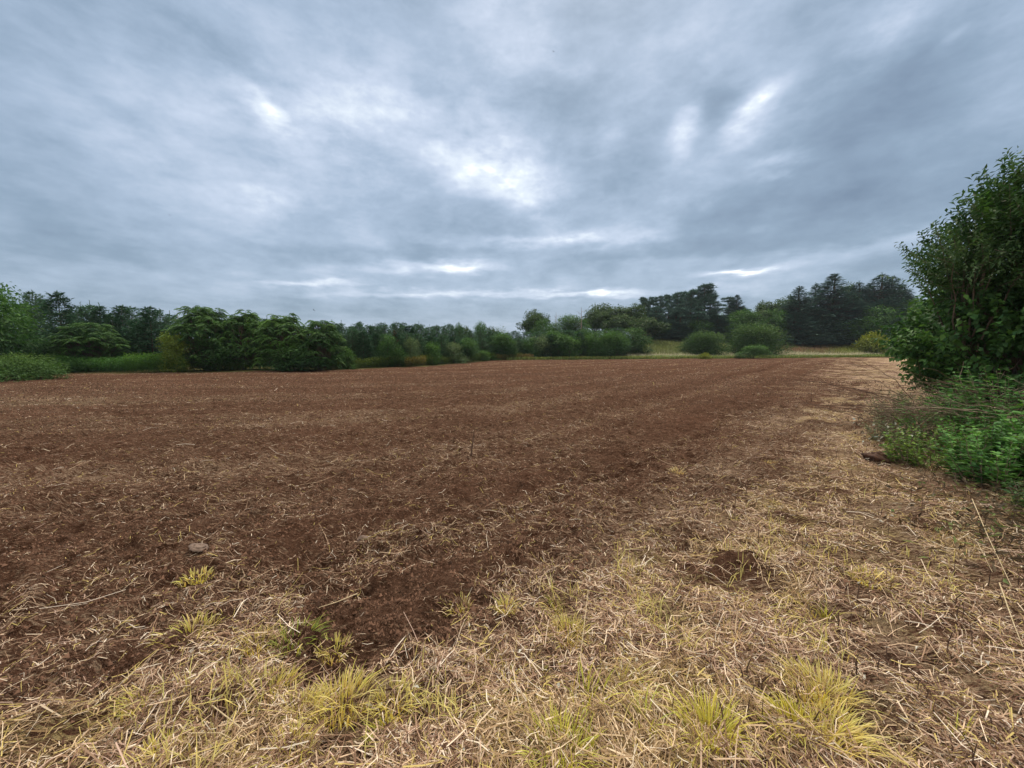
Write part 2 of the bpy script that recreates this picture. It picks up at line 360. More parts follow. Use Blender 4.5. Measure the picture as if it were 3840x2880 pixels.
# ------------------------------------------------------------------ mesh from numpy arrays
def np_mesh(name, V, F, nper, material, parent=None, tint=None, smooth=False, attrs=None):
    me = bpy.data.meshes.new(name)
    V = np.asarray(V, dtype=np.float32).reshape(-1, 3); F = np.asarray(F, dtype=np.int32).reshape(-1)
    nf = len(F) // nper
    me.vertices.add(len(V)); me.vertices.foreach_set('co', V.ravel())
    me.loops.add(len(F)); me.loops.foreach_set('vertex_index', F)
    me.polygons.add(nf); me.polygons.foreach_set('loop_start', np.arange(nf, dtype=np.int32) * nper)
    me.update(calc_edges=True)
    if smooth: me.polygons.foreach_set('use_smooth', np.ones(nf, dtype=bool))
    if tint is not None:
        t = np.ones((len(V), 4), dtype=np.float32); t[:, :3] = tint
        a = me.attributes.new('tint', 'FLOAT_COLOR', 'POINT'); a.data.foreach_set('color', t.ravel())
    for k_, v_ in (attrs or {}).items():
        if v_.ndim == 1:
            a = me.attributes.new(k_, 'FLOAT', 'POINT'); a.data.foreach_set('value', v_.astype(np.float32))
        else:
            t = np.ones((len(V), 4), dtype=np.float32); t[:, :3] = v_
            a = me.attributes.new(k_, 'FLOAT_COLOR', 'POINT'); a.data.foreach_set('color', t.ravel())
    me.materials.append(material)
    o = bpy.data.objects.new(name, me); col.objects.link(o)
    if parent: o.parent = parent
    return o

# ------------------------------------------------------------------ the ground sheet
def build_ground():
    front = np.arange(-63, 63.01, .155); back = np.arange(65, 295.1, 2.5)
    ang = np.radians(np.concatenate([front, back])); na = len(ang)
    r1 = .75 * np.exp(np.arange(0, math.log(125 / .75), .0052)); r2 = r1[-1] * np.exp(np.arange(1, 48) * .055)
    rr = np.concatenate([[.02, .3, .6], r1, r2]); nr = len(rr)
    A, RR = np.meshgrid(ang, rr); x = (np.sin(A) * RR).ravel(); y = (np.cos(A) * RR).ravel()
    z = H(x, y)
    V = np.stack([x, y, z], 1)
    i = np.arange(nr - 1)[:, None] * na; j = np.arange(na)[None, :]; j2 = (j + 1) % na
    F = np.stack([i + j, i + j2, i + na + j2, i + na + j], -1).reshape(-1, 4)
    m = mulch(x, y)
    md = sstep(-.3, .6, y - far_edge(x) + (vn(x * .8, y * .8, 3) - .5) * 1.5) * (1 - sstep(.9, 1.0, m) * (x > 20))
    tan = np.exp(-(((x - STRAW_SPOTS[4][0]) / 14) ** 2 + ((y - STRAW_SPOTS[4][1]) / 7) ** 2))
    o = np_mesh('ground', V, F, 4, ground_material(), smooth=True, attrs={'cover': cover(x, y), 'track': tracks(x, y) * (1 - m), 'zone': np.stack([m, md, np.clip(tan, 0, 1)], 1)})
    # right side beyond the strip is rough turf as well
    tag(o, kind='structure'); return o
build_ground()

# ------------------------------------------------------------------ straw
def ribbons(P0, P1, P2, W, tint, name, material, parent=None, taper=1.0):
    """three-point ribbons; W = half-width vectors"""
    n = len(P0)
    V = np.stack([P0 - W, P0 + W, P1 - W, P1 + W, P2 - W * taper, P2 + W * taper], 1).reshape(-1, 3)
    b = np.arange(n)[:, None] * 6
    F = np.concatenate([b + np.array([[0, 1, 3, 2]]), b + np.array([[2, 3, 5, 4]])], 1).reshape(-1, 4)
    return np_mesh(name, V, F, 4, material, parent, tint=np.repeat(tint, 6, 0))
def sample_fan(n, r0, r1, amin=-56, amax=56, power=2.0):
    """points in a fan ahead of the viewer; density falls as 1/r^power"""
    u = rng.random(n)
    if power == 2.0: r = r0 * (r1 / r0) ** u
    else:
        e = 2 - power; r = (r0 ** e + u * (r1 ** e - r0 ** e)) ** (1 / e)
    a = np.radians(amin + (amax - amin) * rng.random(n))
    return r * np.sin(a), r * np.cos(a)
STRAWC = np.array([(.66, .49, .34), (.84, .69, .53), (.40, .265, .18), (.25, .15, .10), (.86, .76, .64), (.62, .50, .19), (.12, .065, .045), (.60, .43, .35)])
def straw_layer(name, n, r0, r1, mul_only=False, lmin=.03, lmax=.16, up=.0, seed=0, yellow=.1, label=None, power=2.0, wk=1.0, lift=.006, curl=.5, thin=1.0):
    x, y = sample_fan(n, r0, r1, power=power)
    m = mulch(x, y); c = cover(x, y)
    keep = rng.random(n) < np.clip((c * 1.05 - .02) * thin, 0, 1) * (m if mul_only else 1)
    keep &= y < far_edge(x) - .2
    # clumps: straw lies in drifts
    keep &= rng.random(n) < (.25 + 1.3 * sstep(.35, .62, fbm(x * 4, y * 4, 200 + seed))) * (1 - m) + m * (.06 + 1.1 * sstep(.30, .62, fbm(x * 3, y * 3, 230)))
    x, y, m = x[keep], y[keep], m[keep]; n = len(x); r = np.hypot(x, y)
    L = (lmin + (lmax - lmin) * rng.random(n) ** 2.6) * (1 + .008 * r)
    flow = fbm(x * .9, y * .9, 210 + seed) * 2 * math.pi * 1.3
    th = flow + rng.normal(0, 1.2, n)
    kink = rng.normal(0, curl, n)
    d1 = np.stack([np.cos(th), np.sin(th)], 1); d2 = np.stack([np.cos(th + kink), np.sin(th + kink)], 1)
    wd = np.maximum(.0011 + .0016 * rng.random(n) ** 2, .00030 * r) * wk
    def pt(xx, yy, z): return np.stack([xx, yy, z], 1)
    lo = lift * (rng.random(n) ** 1.5) * (1 + .0 * r) + .002
    x0, y0 = x - d1[:, 0] * L / 2, y - d1[:, 1] * L / 2; x2, y2 = x + d2[:, 0] * L / 2, y + d2[:, 1] * L / 2
    z1 = H(x, y) + lo + .004
    tilt = rng.normal(0, .22 + up, n) * L
    z0 = np.maximum(H(x0, y0) + .001, z1 - .25 * L + tilt * .6); z2 = np.maximum(H(x2, y2) + .002, z1 - .2 * L + tilt)
    z1 = np.maximum(z1, (z0 + z2) / 2 - .02)
    side = np.stack([-d1[:, 1], d1[:, 0], rng.normal(0, .5, n)], 1); side /= np.linalg.norm(side, axis=1)[:, None]
    ci = rng.choice(len(STRAWC), n, p=np.array([.16, .10, .24, .27, .05, yellow, .12 - yellow / 2 + .05, .05 + .0 - yellow / 2 + .0 + .0 + .0 + .05]) / (.16 + .10 + .24 + .27 + .05 + yellow + .12 - yellow / 2 + .05 + .10 - yellow / 2))
    t = STRAWC[ci] * (.75 + .4 * rng.random(n))[:, None]
    # greener-yellow drifts in the margin
    yl = sstep(.55, .70, fbm(x * 1.9, y * 1.9, 77)) * m
    t = t * (1 -  .15 * yl[:, None]) + np.array([.64, .52, .17]) * .15 * yl[:, None]
    # dirty in the tilled soil
    t = t * (1 - .12 * (1 - m))[:, None]
    o = ribbons(pt(x0, y0, z0), pt(x, y, z1), pt(x2, y2, z2), side * wd[:, None], t, name, M_STRAW)
    tag(o, label, 'straw', kind='stuff'); return o
straw_layer('straw_litter', 620000, 1.2, 60, lmin=.02, lmax=.11, wk=.9,  label='short tan and brown straw bits scattered over the whole tilled field', seed=1)
straw_layer('mown_straw', 260000, 1.15, 14, mul_only=True, lmin=.04, lmax=.20, up=.10, seed=2, yellow=.10, lift=.045, label='longer pale mown straw lying in a mat along the near and right margin', wk=1.1, curl=.35)
straw_layer('straw_stalk', 7000, 1.2, 18, lmin=.12, lmax=.42, up=.06, seed=3, lift=.03, label='long pale single stalks lying across the straw mat and soil', wk=1.05, curl=.22)
def crumbs():
    n = 420000; x, y = sample_fan(n, 1.2, 26); m = mulch(x, y)
    keep = (rng.random(n) < (1 - m) * .9 + .10) & (rng.random(n) < .15 + 1.2 * sstep(.4, .65, fbm(x * 6, y * 6, 301))) & (y < far_edge(x) - .3); x, y = x[keep], y[keep]; n = len(x); r = np.hypot(x, y)
    s = np.maximum(.0025 + .009 * rng.random(n) ** 3.5 + .010 * rng.random(n) ** 12, .0011 * r * (.4 + rng.random(n))); z = H(x, y) + s * .35
    base = np.array([(1, 0, -.5), (-.5, .87, -.5), (-.5, -.87, -.5), (.1, .1, .9)]); q = rng.normal(0, .28, (n, 4, 3)) + base
    th = rng.random(n) * 6.28; c, s_ = np.cos(th), np.sin(th); rx = q[..., 0] * c[:, None] - q[..., 1] * s_[:, None]; ry = q[..., 0] * s_[:, None] + q[..., 1] * c[:, None]
    V = np.stack([x[:, None] + rx * s[:, None], y[:, None] + ry * s[:, None], z[:, None] + q[..., 2] * s[:, None]], -1)
    b = np.arange(n)[:, None] * 4; F = np.concatenate([b + np.array([[0, 1, 3]]), b + np.array([[1, 2, 3]]), b + np.array([[2, 0, 3]])], 1).reshape(-1)
    t = np.array([.155, .088, .060]) * (.3 + 1.1 * rng.random((n, 1)))
    o = np_mesh('soil_crumbs', V.reshape(-1, 3), F, 3, M_STRAW, tint=np.repeat(t, 4, 0)); tag(o, 'loose reddish brown soil crumbs all over the tilled field', 'soil', kind='stuff')
crumbs()

# ------------------------------------------------------------------ foliage builders
def nrm(v): return v / np.maximum(np.linalg.norm(v, axis=-1, keepdims=True), 1e-9)
def rdir(n, g=None): g = g or rng; return nrm(g.normal(0, 1, (n, 3)))
class Foliage:
    def __init__(s): s.V = []; s.F = []; s.T = []; s.n = 0
    def add(s, pos, ax, nor, L, W, tint, fold=.25, wide=.42):
        n = len(pos)
        if n == 0: return
        ax = nrm(ax); side = nrm(np.cross(ax, nor)); up = np.cross(side, ax)
        L = np.broadcast_to(np.asarray(L, float), (n,))[:, None]; W = np.broadcast_to(np.asarray(W, float), (n,))[:, None]
        m = pos + ax * L * wide + up * W * fold
        V = np.stack([pos, m - side * W / 2, pos + ax * L - up * L * .06, m + side * W / 2], 1)
        b = np.arange(n)[:, None] * 4 + s.n
        s.F.append(np.concatenate([b + np.array([[0, 2, 1]]), b + np.array([[0, 3, 2]])], 1).reshape(-1))
        s.V.append(V.reshape(-1, 3)); s.T.append(np.repeat(np.broadcast_to(tint, (n, 3)), 4, 0)); s.n += 4 * n
    def build(s, name, material, parent=None):
        return np_mesh(name, np.concatenate(s.V), np.concatenate(s.F), 3, material, parent, tint=np.concatenate(s.T))
class Tubes:
    def __init__(s, sides=5): s.V = []; s.F = []; s.k = sides; s.n = 0
    def add(s, pts, rad):
        pts = np.asarray(pts, float); m = len(pts); k = s.k
        rad = np.broadcast_to(np.asarray(rad, float), (m,))
        d = nrm(np.gradient(pts, axis=0)); ref = np.array([.31, .95, .05]); a = nrm(np.cross(d, ref)); b = np.cross(d, a)
        th = np.arange(k) * 2 * math.pi / k
        V = pts[:, None, :] + rad[:, None, None] * (np.cos(th)[None, :, None] * a[:, None, :] + np.sin(th)[None, :, None] * b[:, None, :])
        i = np.arange(m - 1)[:, None] * k; j = np.arange(k)[None, :]; j2 = (j + 1) % k
        s.F.append((np.stack([i + j, i + j2, i + k + j2, i + k + j], -1).reshape(-1)) + s.n)
        s.V.append(V.reshape(-1, 3)); s.n += m * k
    def build(s, name, material, parent=None):
        return np_mesh(name, np.concatenate(s.V), np.concatenate(s.F), 4, material, parent, smooth=True)
def bend(a, b, sag, n=6, wob=.0, g=None):
    a = np.asarray(a, float); b = np.asarray(b, float); t = np.linspace(0, 1, n)[:, None]
    p = a + (b - a) * t; p[:, 2] += sag * 4 * (t * (1 - t))[:, 0]
    if wob: p[1:-1] += (g or rng).normal(0, wob, (n - 2, 3))
    return p
def vary(c, n, g, v=.28, hue=.12):
    c = np.asarray(c, float); t = c[None] * (1 + v * (g.random((n, 1)) * 2 - 1))
    t = t * (1 + hue * (g.random((n, 1)) - .5) * np.array([[1.6, .2, -1.4]])); return np.clip(t, .004, 1)

def broadleaf(name, h, w, nl, L, W, c, seed, c2=None, base=.1, nlobe=14, lobe=(.2, .34), shape='dome', droop=.25, airy=0., trunk_r=.03, trunk=True, up=.7, loc=(0, 0, 0)):
    g = np.random.default_rng(seed); root = empty(name, loc)
    cz = h * (base + (1 - base) * .5); rz = h * (1 - base) * .5
    C = []; tries = 0
    while len(C) < nlobe and tries < 4000:
        tries += 1
        d = rdir(1, g)[0] * g.random() ** .33
        r = g.uniform(*lobe) * w
        if shape == 'dome': zz = base * h + (h * (1 - base) - r * .8) * abs(d[2]); k = math.sqrt(max(0, 1 - (abs(d[2])) ** 2 * .8))
        elif shape == 'wide': zz = h * .45 + (h * .55 - r * .6) * (d[2] * .5 + .5); k = 1
        elif shape == 'cone': zz = base * h + (h * (1 - base) - r) * (d[2] * .5 + .5); k = 1.05 - (zz / h) * .75
        else: zz = cz + d[2] * (rz - r * .8); k = math.sqrt(max(.05, 1 - d[2] ** 2 * .7))
        a = math.atan2(d[1], d[0]); q = math.hypot(d[0], d[1])
        hr = max(0, w / 2 - r * .8) * min(1, q * 1.25) * k
        C.append((hr * math.cos(a), hr * math.sin(a), max(zz, r * .5), r))
    C = np.array(C)
    f = Foliage(); pr = C[:, 3] ** 2; pr /= pr.sum()
    li = g.choice(len(C), nl, p=pr); d = rdir(nl, g); d[:, 2] = np.where(g.random(nl) < .55, np.abs(d[:, 2]), d[:, 2]); 
    # small twig clusters inside each lobe keep the outline broken
    kc = 26; cd_ = rdir(kc * len(C), g).reshape(len(C), kc, 3); ci = g.integers(0, kc, nl); dd = nrm(cd_[li, ci] + g.normal(0, .24 if airy < .4 else .16, (nl, 3)))
    mixm = (g.random(nl) < .75)[:, None]; d = np.where(mixm, dd, d)
    rr = C[li, 3][:, None] * (1.0 + .22 * np.sin(ci * 2.3)[:, None] - (.55 * g.random((nl, 1)) ** 1.6))
    pos = C[li, :3] + d * rr * np.array([1, 1, .82])
    ok = pos[:, 2] > .03 * h * g.random(nl); pos = pos[ok]; d = d[ok]; li = li[ok]; n = len(pos)
    ax = d * np.array([1, 1, .5]) + g.normal(0, .45, (n, 3)) + np.array([0, 0, -droop])
    nor = d * .5 + np.array([0, 0, up]) + g.normal(0, .35, (n, 3))
    t = vary(c, n, g)
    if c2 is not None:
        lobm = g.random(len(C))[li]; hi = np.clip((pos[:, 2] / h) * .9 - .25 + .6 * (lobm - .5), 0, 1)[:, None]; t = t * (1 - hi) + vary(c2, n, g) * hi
    f.add(pos, ax, nor, L * (.6 + .8 * g.random(n)), W * (.7 + .6 * g.random(n)), t)
    f.build('crown', M_LEAF, root)
    if trunk:
        tb = Tubes(5); tr = h * trunk_r * .5
        tb.add(bend((0, 0, -.05 * h), (g.normal(0, .03) * w, g.normal(0, .03) * w, h * .72), 0, 7, .01 * h, g), np.linspace(tr * 1.3, tr * .3, 7))
        for k in range(len(C)):
            s0 = g.uniform(.15, .5) * min(C[k, 2], h * .7)
            tb.add(bend((0, 0, s0), C[k, :3], -.04 * h, 5, .012 * h, g), np.linspace(tr * .5, tr * .12, 5))
        tb.build('trunk', M_BARK, root)
    root['h'] = h; root['w'] = w; return root

def frond_tree(name, h, w, c, seed, c2, nros=120, fl=.55, per=7, base=.12, stems=5):
    """sumac-like: rosettes of long drooping pinnate fronds at the shoot ends"""
    g = np.random.default_rng(seed); root = empty(name, (0, 0, 0)); f = Foliage(); tb = Tubes(5)
    P = []
    for i in range(nros):
        a = g.random() * 2 * math.pi; q = math.sqrt(g.random()); top = h * (1 - .35 * q ** 2) * (.9 + .14 * g.random())
        z = top - (top - base * h) * (g.random() ** 1.6) * (.95 if q > .55 else .4)
        P.append((q * w / 2 * .86 * math.cos(a), q * w / 2 * .86 * math.sin(a), z - fl * .25))
    for k in range(stems):
        a = g.random() * 6.28; tb.add(bend((g.normal(0, .06) * w, g.normal(0, .06) * w, -.1), (math.cos(a) * w * .22, math.sin(a) * w * .22, h * .75), .02 * h, 6, .02 * h, g), np.linspace(.02 * h, .006 * h, 6))
    for (x, y, z) in P:
        tb.add(bend((x * .35, y * .35, max(.2, z - .5 * h)), (x, y, z), .0, 4, .01 * h, g), np.linspace(.008 * h, .003 * h, 4))
        paler = g.random()  # random share of the second leaf colour for each rosette
        for j in range(per):
            a = g.random() * 6.28; el = g.uniform(.1, .9); l = fl * g.uniform(.7, 1.2)
            t = np.linspace(.12, 1, 9); dx = np.array([math.cos(a), math.sin(a)])
            px_ = x + dx[0] * l * t * math.cos(el * .5); py_ = y + dx[1] * l * t * math.cos(el * .5); pz_ = z + l * (t * el - .75 * t ** 2)
            sp = np.stack([px_, py_, pz_], 1); tan = nrm(np.gradient(sp, axis=0)); sd_ = np.array([-dx[1], dx[0], 0])
            for sgn in (-1, 1):
                ax = tan * .5 + sd_ * sgn + np.array([0, 0, -.35]); n = 9
                tt = vary(np.asarray(c) * (1 - .5 * paler) + np.asarray(c2) * .5 * paler, n, g, .2)
                f.add(sp + g.normal(0, .006, (n, 3)), ax, np.array([[0, 0, 1.]]) + g.normal(0, .25, (n, 3)), l * .34 * np.sin(t * 2.6 + .3).clip(.3), l * .10, tt)
    f.build('crown', M_LEAF, root); tb.build('trunk', M_BARK, root); root['h'] = h; root['w'] = w; return root

def spruce(name, h, w, c, seed, levels=34, per=9, card=(.55, .13), base=.04, droop=.25, gap=.12, candles=0, cc=None, narrow=.85, topr=.02, nside=16, fan=.22, airytop=0):
    g = np.random.default_rng(seed); root = empty(name, (0, 0, 0)); f = Foliage(); tb = Tubes(5)
    tb.add(bend((0, 0, -.05), (g.normal(0, .005) * h, 0, h * .99), 0, 8, .002 * h, g), np.linspace(.016 * h, .002 * h, 8))
    for i in range(levels):
        t = i / (levels - 1); z = h * (base + (1 - base) * t ** .92) * .985
        Rl = w / 2 * ((1 - t) ** narrow) * (1.0 if t > .12 else .85 + t) + topr * h
        for j in range(max(4, int(per * (1 - .4 * t)))):
            if g.random() < gap + airytop * t * .5: continue
            a = g.random() * 6.28; l = Rl * g.uniform(.62, 1.12); dx = np.array([math.cos(a), math.sin(a), 0])
            dr = droop * (1 - t) - .25 * t
            n = int(nside * (l / (w / 2)) ** .7) + 4; s_ = g.random(n) ** .65
            zz = z + l * (-dr * s_ + .28 * s_ ** 2.2) + g.normal(0, .02 * l, n)
            sp = dx * (l * s_)[:, None]; sp[:, 2] = zz
            sd_ = np.array([-dx[1], dx[0], 0]); off = g.normal(0, 1, n) * l * fan * (1.05 - s_ * .8)
            sp += sd_ * off[:, None]; sp[:, 2] += g.normal(0, .012 * h * (1 - t) + .004 * h, n) - np.abs(off) * .25
            ax = dx * .8 + sd_ * np.sign(off)[:, None] * .55 + g.normal(0, .3, (n, 3)) + np.array([0, 0, -.15 + .5 * t])
            nor = np.array([[0, 0, 1.]]) + g.normal(0, .5, (n, 3))
            ks = (1.1 - .6 * t) if not candles else 1.0
            f.add(sp, ax, nor, ks * card[0] * g.uniform(.6, 1.2, n), ks * card[1] * g.uniform(.7, 1.3, n), vary(c, n, g, .3))
            if l > .12 * w: tb.add(np.stack([[0, 0, z], dx * l * .5 + [0, 0, z - dr * l * .4], dx * l * .92 + [0, 0, z - dr * l * .75]]), [.004 * h * (1 - t) + .001 * h, .003 * h * (1 - t) + .0008 * h, .0006 * h])
    # leader and upright shoots
    k = max(3, candles); 
    for j in range(k):
        a = g.random() * 6.28; q = 0 if j == 0 else g.random() ** .8 * w * (.33 if candles else .02)
        zt = h if j == 0 else h * (1 - q / (w / 2) * .55) - h * .02; b = np.array([q * math.cos(a), q * math.sin(a), zt - .05 * h])
        n = 9; s_ = np.linspace(0, 1, n)[:, None]; sp = b + s_ * np.array([g.normal(0, .008) * h, 0, (.13 if candles > 5 else .06) * h * g.uniform(.5, 1.1)])
        for rep in range(2):
            f.add(sp, np.array([[0, 0, 1.3]]) + g.normal(0, .45, (n, 3)), rdir(n, g), card[0] * (.6 if candles > 5 else .4), card[1] * (.9 if candles > 5 else .4), vary(cc if cc is not None else c, n, g, .2))
    f.build('crown', M_NEEDLE, root); tb.build('trunk', M_BARK, root); root['h'] = h; root['w'] = w; return root

def pine(name, h, w, c, seed, nb=46, base=.25, card=(.55, .06)):
    g = np.random.default_rng(seed); root = empty(name, (0, 0, 0)); f = Foliage(); tb = Tubes(5)
    lean = g.normal(0, .02) * h
    tb.add(bend((0, 0, -.1), (lean, 0, h * .98), 0, 8, .004 * h, g), np.linspace(.017 * h, .003 * h, 8))
    for i in range(nb):
        t = base + (1 - base) * (i / nb); z = h * t * .97; a = g.random() * 6.28
        l = w / 2 * (1 - ((t - base) / (1 - base)) ** 2.2 * .72) * g.uniform(.35, 1.1); dx = np.array([math.cos(a), math.sin(a), 0])
        tip = dx * l + np.array([lean * t, 0, z + l * g.uniform(.05, .45)])
        tb.add(bend((lean * t, 0, z), tip, -.06 * l, 5), np.linspace(.0045 * h, .0015 * h, 5))
        for q in range(5):
            s_ = g.uniform(.45, 1.05); c0 = np.array([lean * t, 0, z]) * (1 - s_) + tip * s_ + g.normal(0, .05 * w, 3) * np.array([1, 1, .45])
            n = 30; d = rdir(n, g); d[:, 2] = np.abs(d[:, 2]) * .9 - .15
            f.add(c0 + d * (.035 * w) * g.random((n, 1)), d, rdir(n, g), card[0] * g.uniform(.6, 1.2, n), card[1], vary(c, n, g, .3))
    f.build('crown', M_NEEDLE, root); tb.build('trunk', M_BARK, root); root['h'] = h; root['w'] = w; return root

USED = set()
def copy_tree(o):
    c = o.copy(); col.objects.link(c)
    for ch in list(o.children):
        d = ch.copy(); col.objects.link(d); d.parent = c
    return c
def place(proto, px, Y, top, wpx=None, label=None, group=None, cat='tree', rz=None, sink=0.0):
    if wpx and proto.name.startswith(('spruce', 'pine')): wpx *= 1.75 if proto.name.startswith('spruce') else 1.0
    if 'true_h' not in proto:
        for ch in proto.children:
            if ch.name.startswith('crown'):
                a_ = np.empty(len(ch.data.vertices) * 3, np.float32); ch.data.vertices.foreach_get('co', a_); a_ = a_.reshape(-1, 3)
                proto['h'] = float(np.quantile(a_[:, 2], .999))
                if proto['w'] > 0: proto['w'] = float(2 * np.quantile(np.abs(a_[:, :2]), .985))
        proto['true_h'] = 1
    o = proto if proto.name not in USED else copy_tree(proto)
    USED.add(proto.name)
    x, y, zt = at(px, top, Y); zb = float(base_h(np.array([x]), np.array([y]))[0]) - sink
    sz = (zt - zb) / proto['h']; sx = sz if wpx is None else wpx / FPX * Y / proto['w']
    o.location = (x, y, zb); o.scale = (sx, sx, sz); o.rotation_euler = (0, 0, random.random() * 6.28 if rz is None else rz)
    for k in ('group', 'label'):
        if k in o: del o[k]
    tag(o, label, cat, group); return o
def fe(px, d=1.0):
    """depth of the far field edge on the bearing of photo column px, plus d metres"""
    a, b, c = ray(px, HOR); k = a / b
    ys = np.linspace(5, 120, 800); y = ys[np.argmax(ys > far_edge(k * ys))]
    return float(y + d)

G_DARK = (.036, .092, .033); G_MID = (.060, .135, .038); G_BR = (.105, .235, .045); G_YEL = (.15, .20, .035); G_CON = (.052, .118, .066); G_CONB = (.088, .172, .095); G_SPR = (.080, .15, .125)
young = [spruce('young_conifer', 4.5, 2.3, G_CON, 100 + i, levels=26, per=13, card=(.24, .055), candles=10, cc=(.12, .19, .13), narrow=.6, nside=20, gap=.03, droop=.0, topr=.035) for i in range(4)]
youngb = [spruce('young_conifer', 4.5, 2.6, G_CONB, 120 + i, levels=24, per=13, card=(.24, .055), candles=14, cc=(.15, .21, .16), narrow=.5, nside=20, gap=.03, droop=-.15, topr=.05) for i in range(3)]
big = [spruce('spruce_tree', 21, 8.5, G_SPR, 140 + i, levels=56, per=13, card=(.75, .20), narrow=(.95, .85, .9)[i], nside=26, gap=.03 + .03 * i, droop=.25, fan=.17, topr=.008) for i in range(3)]
pines = [pine('pine_tree', 17, 7, (.085, .155, .125), 160 + i, nb=60 - i * 8, base=.15, card=(.75, .10)) for i in range(3)]
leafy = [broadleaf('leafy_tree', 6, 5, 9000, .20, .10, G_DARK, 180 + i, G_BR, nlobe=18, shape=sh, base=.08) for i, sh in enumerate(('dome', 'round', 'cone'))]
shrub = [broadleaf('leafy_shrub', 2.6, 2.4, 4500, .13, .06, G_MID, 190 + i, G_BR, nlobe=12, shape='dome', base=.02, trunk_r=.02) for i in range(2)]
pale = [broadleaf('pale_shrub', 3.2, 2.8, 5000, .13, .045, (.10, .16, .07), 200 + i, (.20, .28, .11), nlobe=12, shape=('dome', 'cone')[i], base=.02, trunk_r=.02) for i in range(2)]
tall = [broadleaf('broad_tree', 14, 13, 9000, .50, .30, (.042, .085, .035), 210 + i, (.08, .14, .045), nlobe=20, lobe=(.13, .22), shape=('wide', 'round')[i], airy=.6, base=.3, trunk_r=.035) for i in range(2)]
willow = broadleaf('round_bush', 5.2, 5.6, 14000, .26, .075, (.050, .105, .036), 220, (.115, .20, .06), nlobe=30, lobe=(.2, .28), shape='dome', base=.0, droop=-.3, up=.3, trunk_r=.02)
sumac = [frond_tree('frond_leaved_tree', 4.6, 5.0, (.030, .080, .030), 230, (.13, .26, .055), nros=190, fl=.80), frond_tree('frond_leaved_tree', 4.4, 4.6, (.034, .09, .028), 231, (.15, .30, .055), nros=170, fl=.70)]

# ---- left side, from the left edge of the view to the plantation
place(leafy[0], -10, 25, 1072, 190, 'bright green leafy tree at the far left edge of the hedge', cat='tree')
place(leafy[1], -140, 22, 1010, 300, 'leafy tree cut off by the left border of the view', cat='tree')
for i, (px, Y, top, w, kind) in enumerate(((75, 30, 1128, 120, 1), (120, 31, 1092, 110, 1), (150, 33, 1112, 110, 1), (215, 30, 1094, 130, 0), (262, 35, 1165, 110, 1), (300, 32, 1140, 110, 1), (335, 35, 1135, 110, 1), (372, 33, 1142, 105, 0),
        (408, 36, 1170, 100, 1), (455, 32, 1146, 120, 0), (490, 35, 1150, 110, 1), (540, 34, 1170, 100, 1), (560, 31, 1150, 120, 0), (598, 34, 1160, 100, 1), (635, 36, 1172, 100, 1), (420, 31, 1185, 110, 0), (510, 31, 1195, 110, 0), (1000, 36, 1190, 110, 1), (935, 37, 1196, 110, 1), (965, 36, 1188, 100, 1), (1040, 38, 1192, 100, 1))):
    lab = {3: 'dark pointed conifer with a thin leader, second clump from the left', 9: 'dark young conifer behind the frond leaved shrub, tips standing up', 12: 'dark young conifer left of the yellow green shrub'}.get(i)
    if lab: place((young, youngb)[kind][i % 3], px, Y, top, w, lab)
    else: place((young, youngb)[kind][i % 3], px, Y, top, w, 'grey green young conifer with feathery tips in the rank behind the left hedge' if px < 700 else 'young conifer tips showing between the two big leafy clumps', 'young conifers behind the left hedge' if px < 700 else 'young conifers between the leafy clumps')
place(sumac[0], 325, 28, 1212, 190, 'bushy shrub with arching fronds in front of the left conifers', cat='shrub')
place(leafy[0], 370, 28.5, 1318, 260, 'low dark spreading shrub beneath the arching frond shrub', cat='shrub')
place(leafy[2], 150, 28, 1275, 130, 'dark leafy shrub below the second conifer clump from the left', cat='shrub')
ygs = broadleaf('leafy_shrub', 3.2, 2.4, 5000, .13, .05, (.12, .18, .03), 345, (.28, .36, .05), nlobe=12, shape='cone', base=.02, trunk_r=.02)
place(ygs, 655, 26.9, 1240, 92, 'yellow green upright shrub left of the big dark clump', cat='shrub')
place(sumac[0], 765, 29, 1152, 215, 'big dark frond leaved tree, left half of the large clump', cat='tree')
place(sumac[1], 905, 29.8, 1164, 170, 'frond leaved tree right of the largest one in the dark clump', cat='tree')
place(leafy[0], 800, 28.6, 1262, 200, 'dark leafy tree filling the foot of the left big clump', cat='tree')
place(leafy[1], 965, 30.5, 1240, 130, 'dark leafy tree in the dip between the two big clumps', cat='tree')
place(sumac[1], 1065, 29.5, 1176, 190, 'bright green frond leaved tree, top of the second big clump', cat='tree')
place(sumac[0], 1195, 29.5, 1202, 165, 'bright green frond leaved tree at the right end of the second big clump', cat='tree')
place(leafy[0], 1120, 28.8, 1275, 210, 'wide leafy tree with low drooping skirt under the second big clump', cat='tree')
dead = empty('dead_sapling', (0, 0, 0)); tb = Tubes(4)
for k in range(14):
    z = 1.6 + k * .2; a = random.random() * 6.28; tb.add(bend((0, 0, z), (math.cos(a) * .35, math.sin(a) * .35, z + .3), 0, 4), [.014, .010, .007, .004])
tb.add([(0, 0, 0), (.03, 0, 2), (0, 0, 4.8)], [.05, .03, .008]); tb.build('trunk', M_TWIG, dead); dead['h'] = 4.8; dead['w'] = 1
place(dead, 663, 31, 1152, None, 'bare dead sapling sticking up left of the big dark clump')

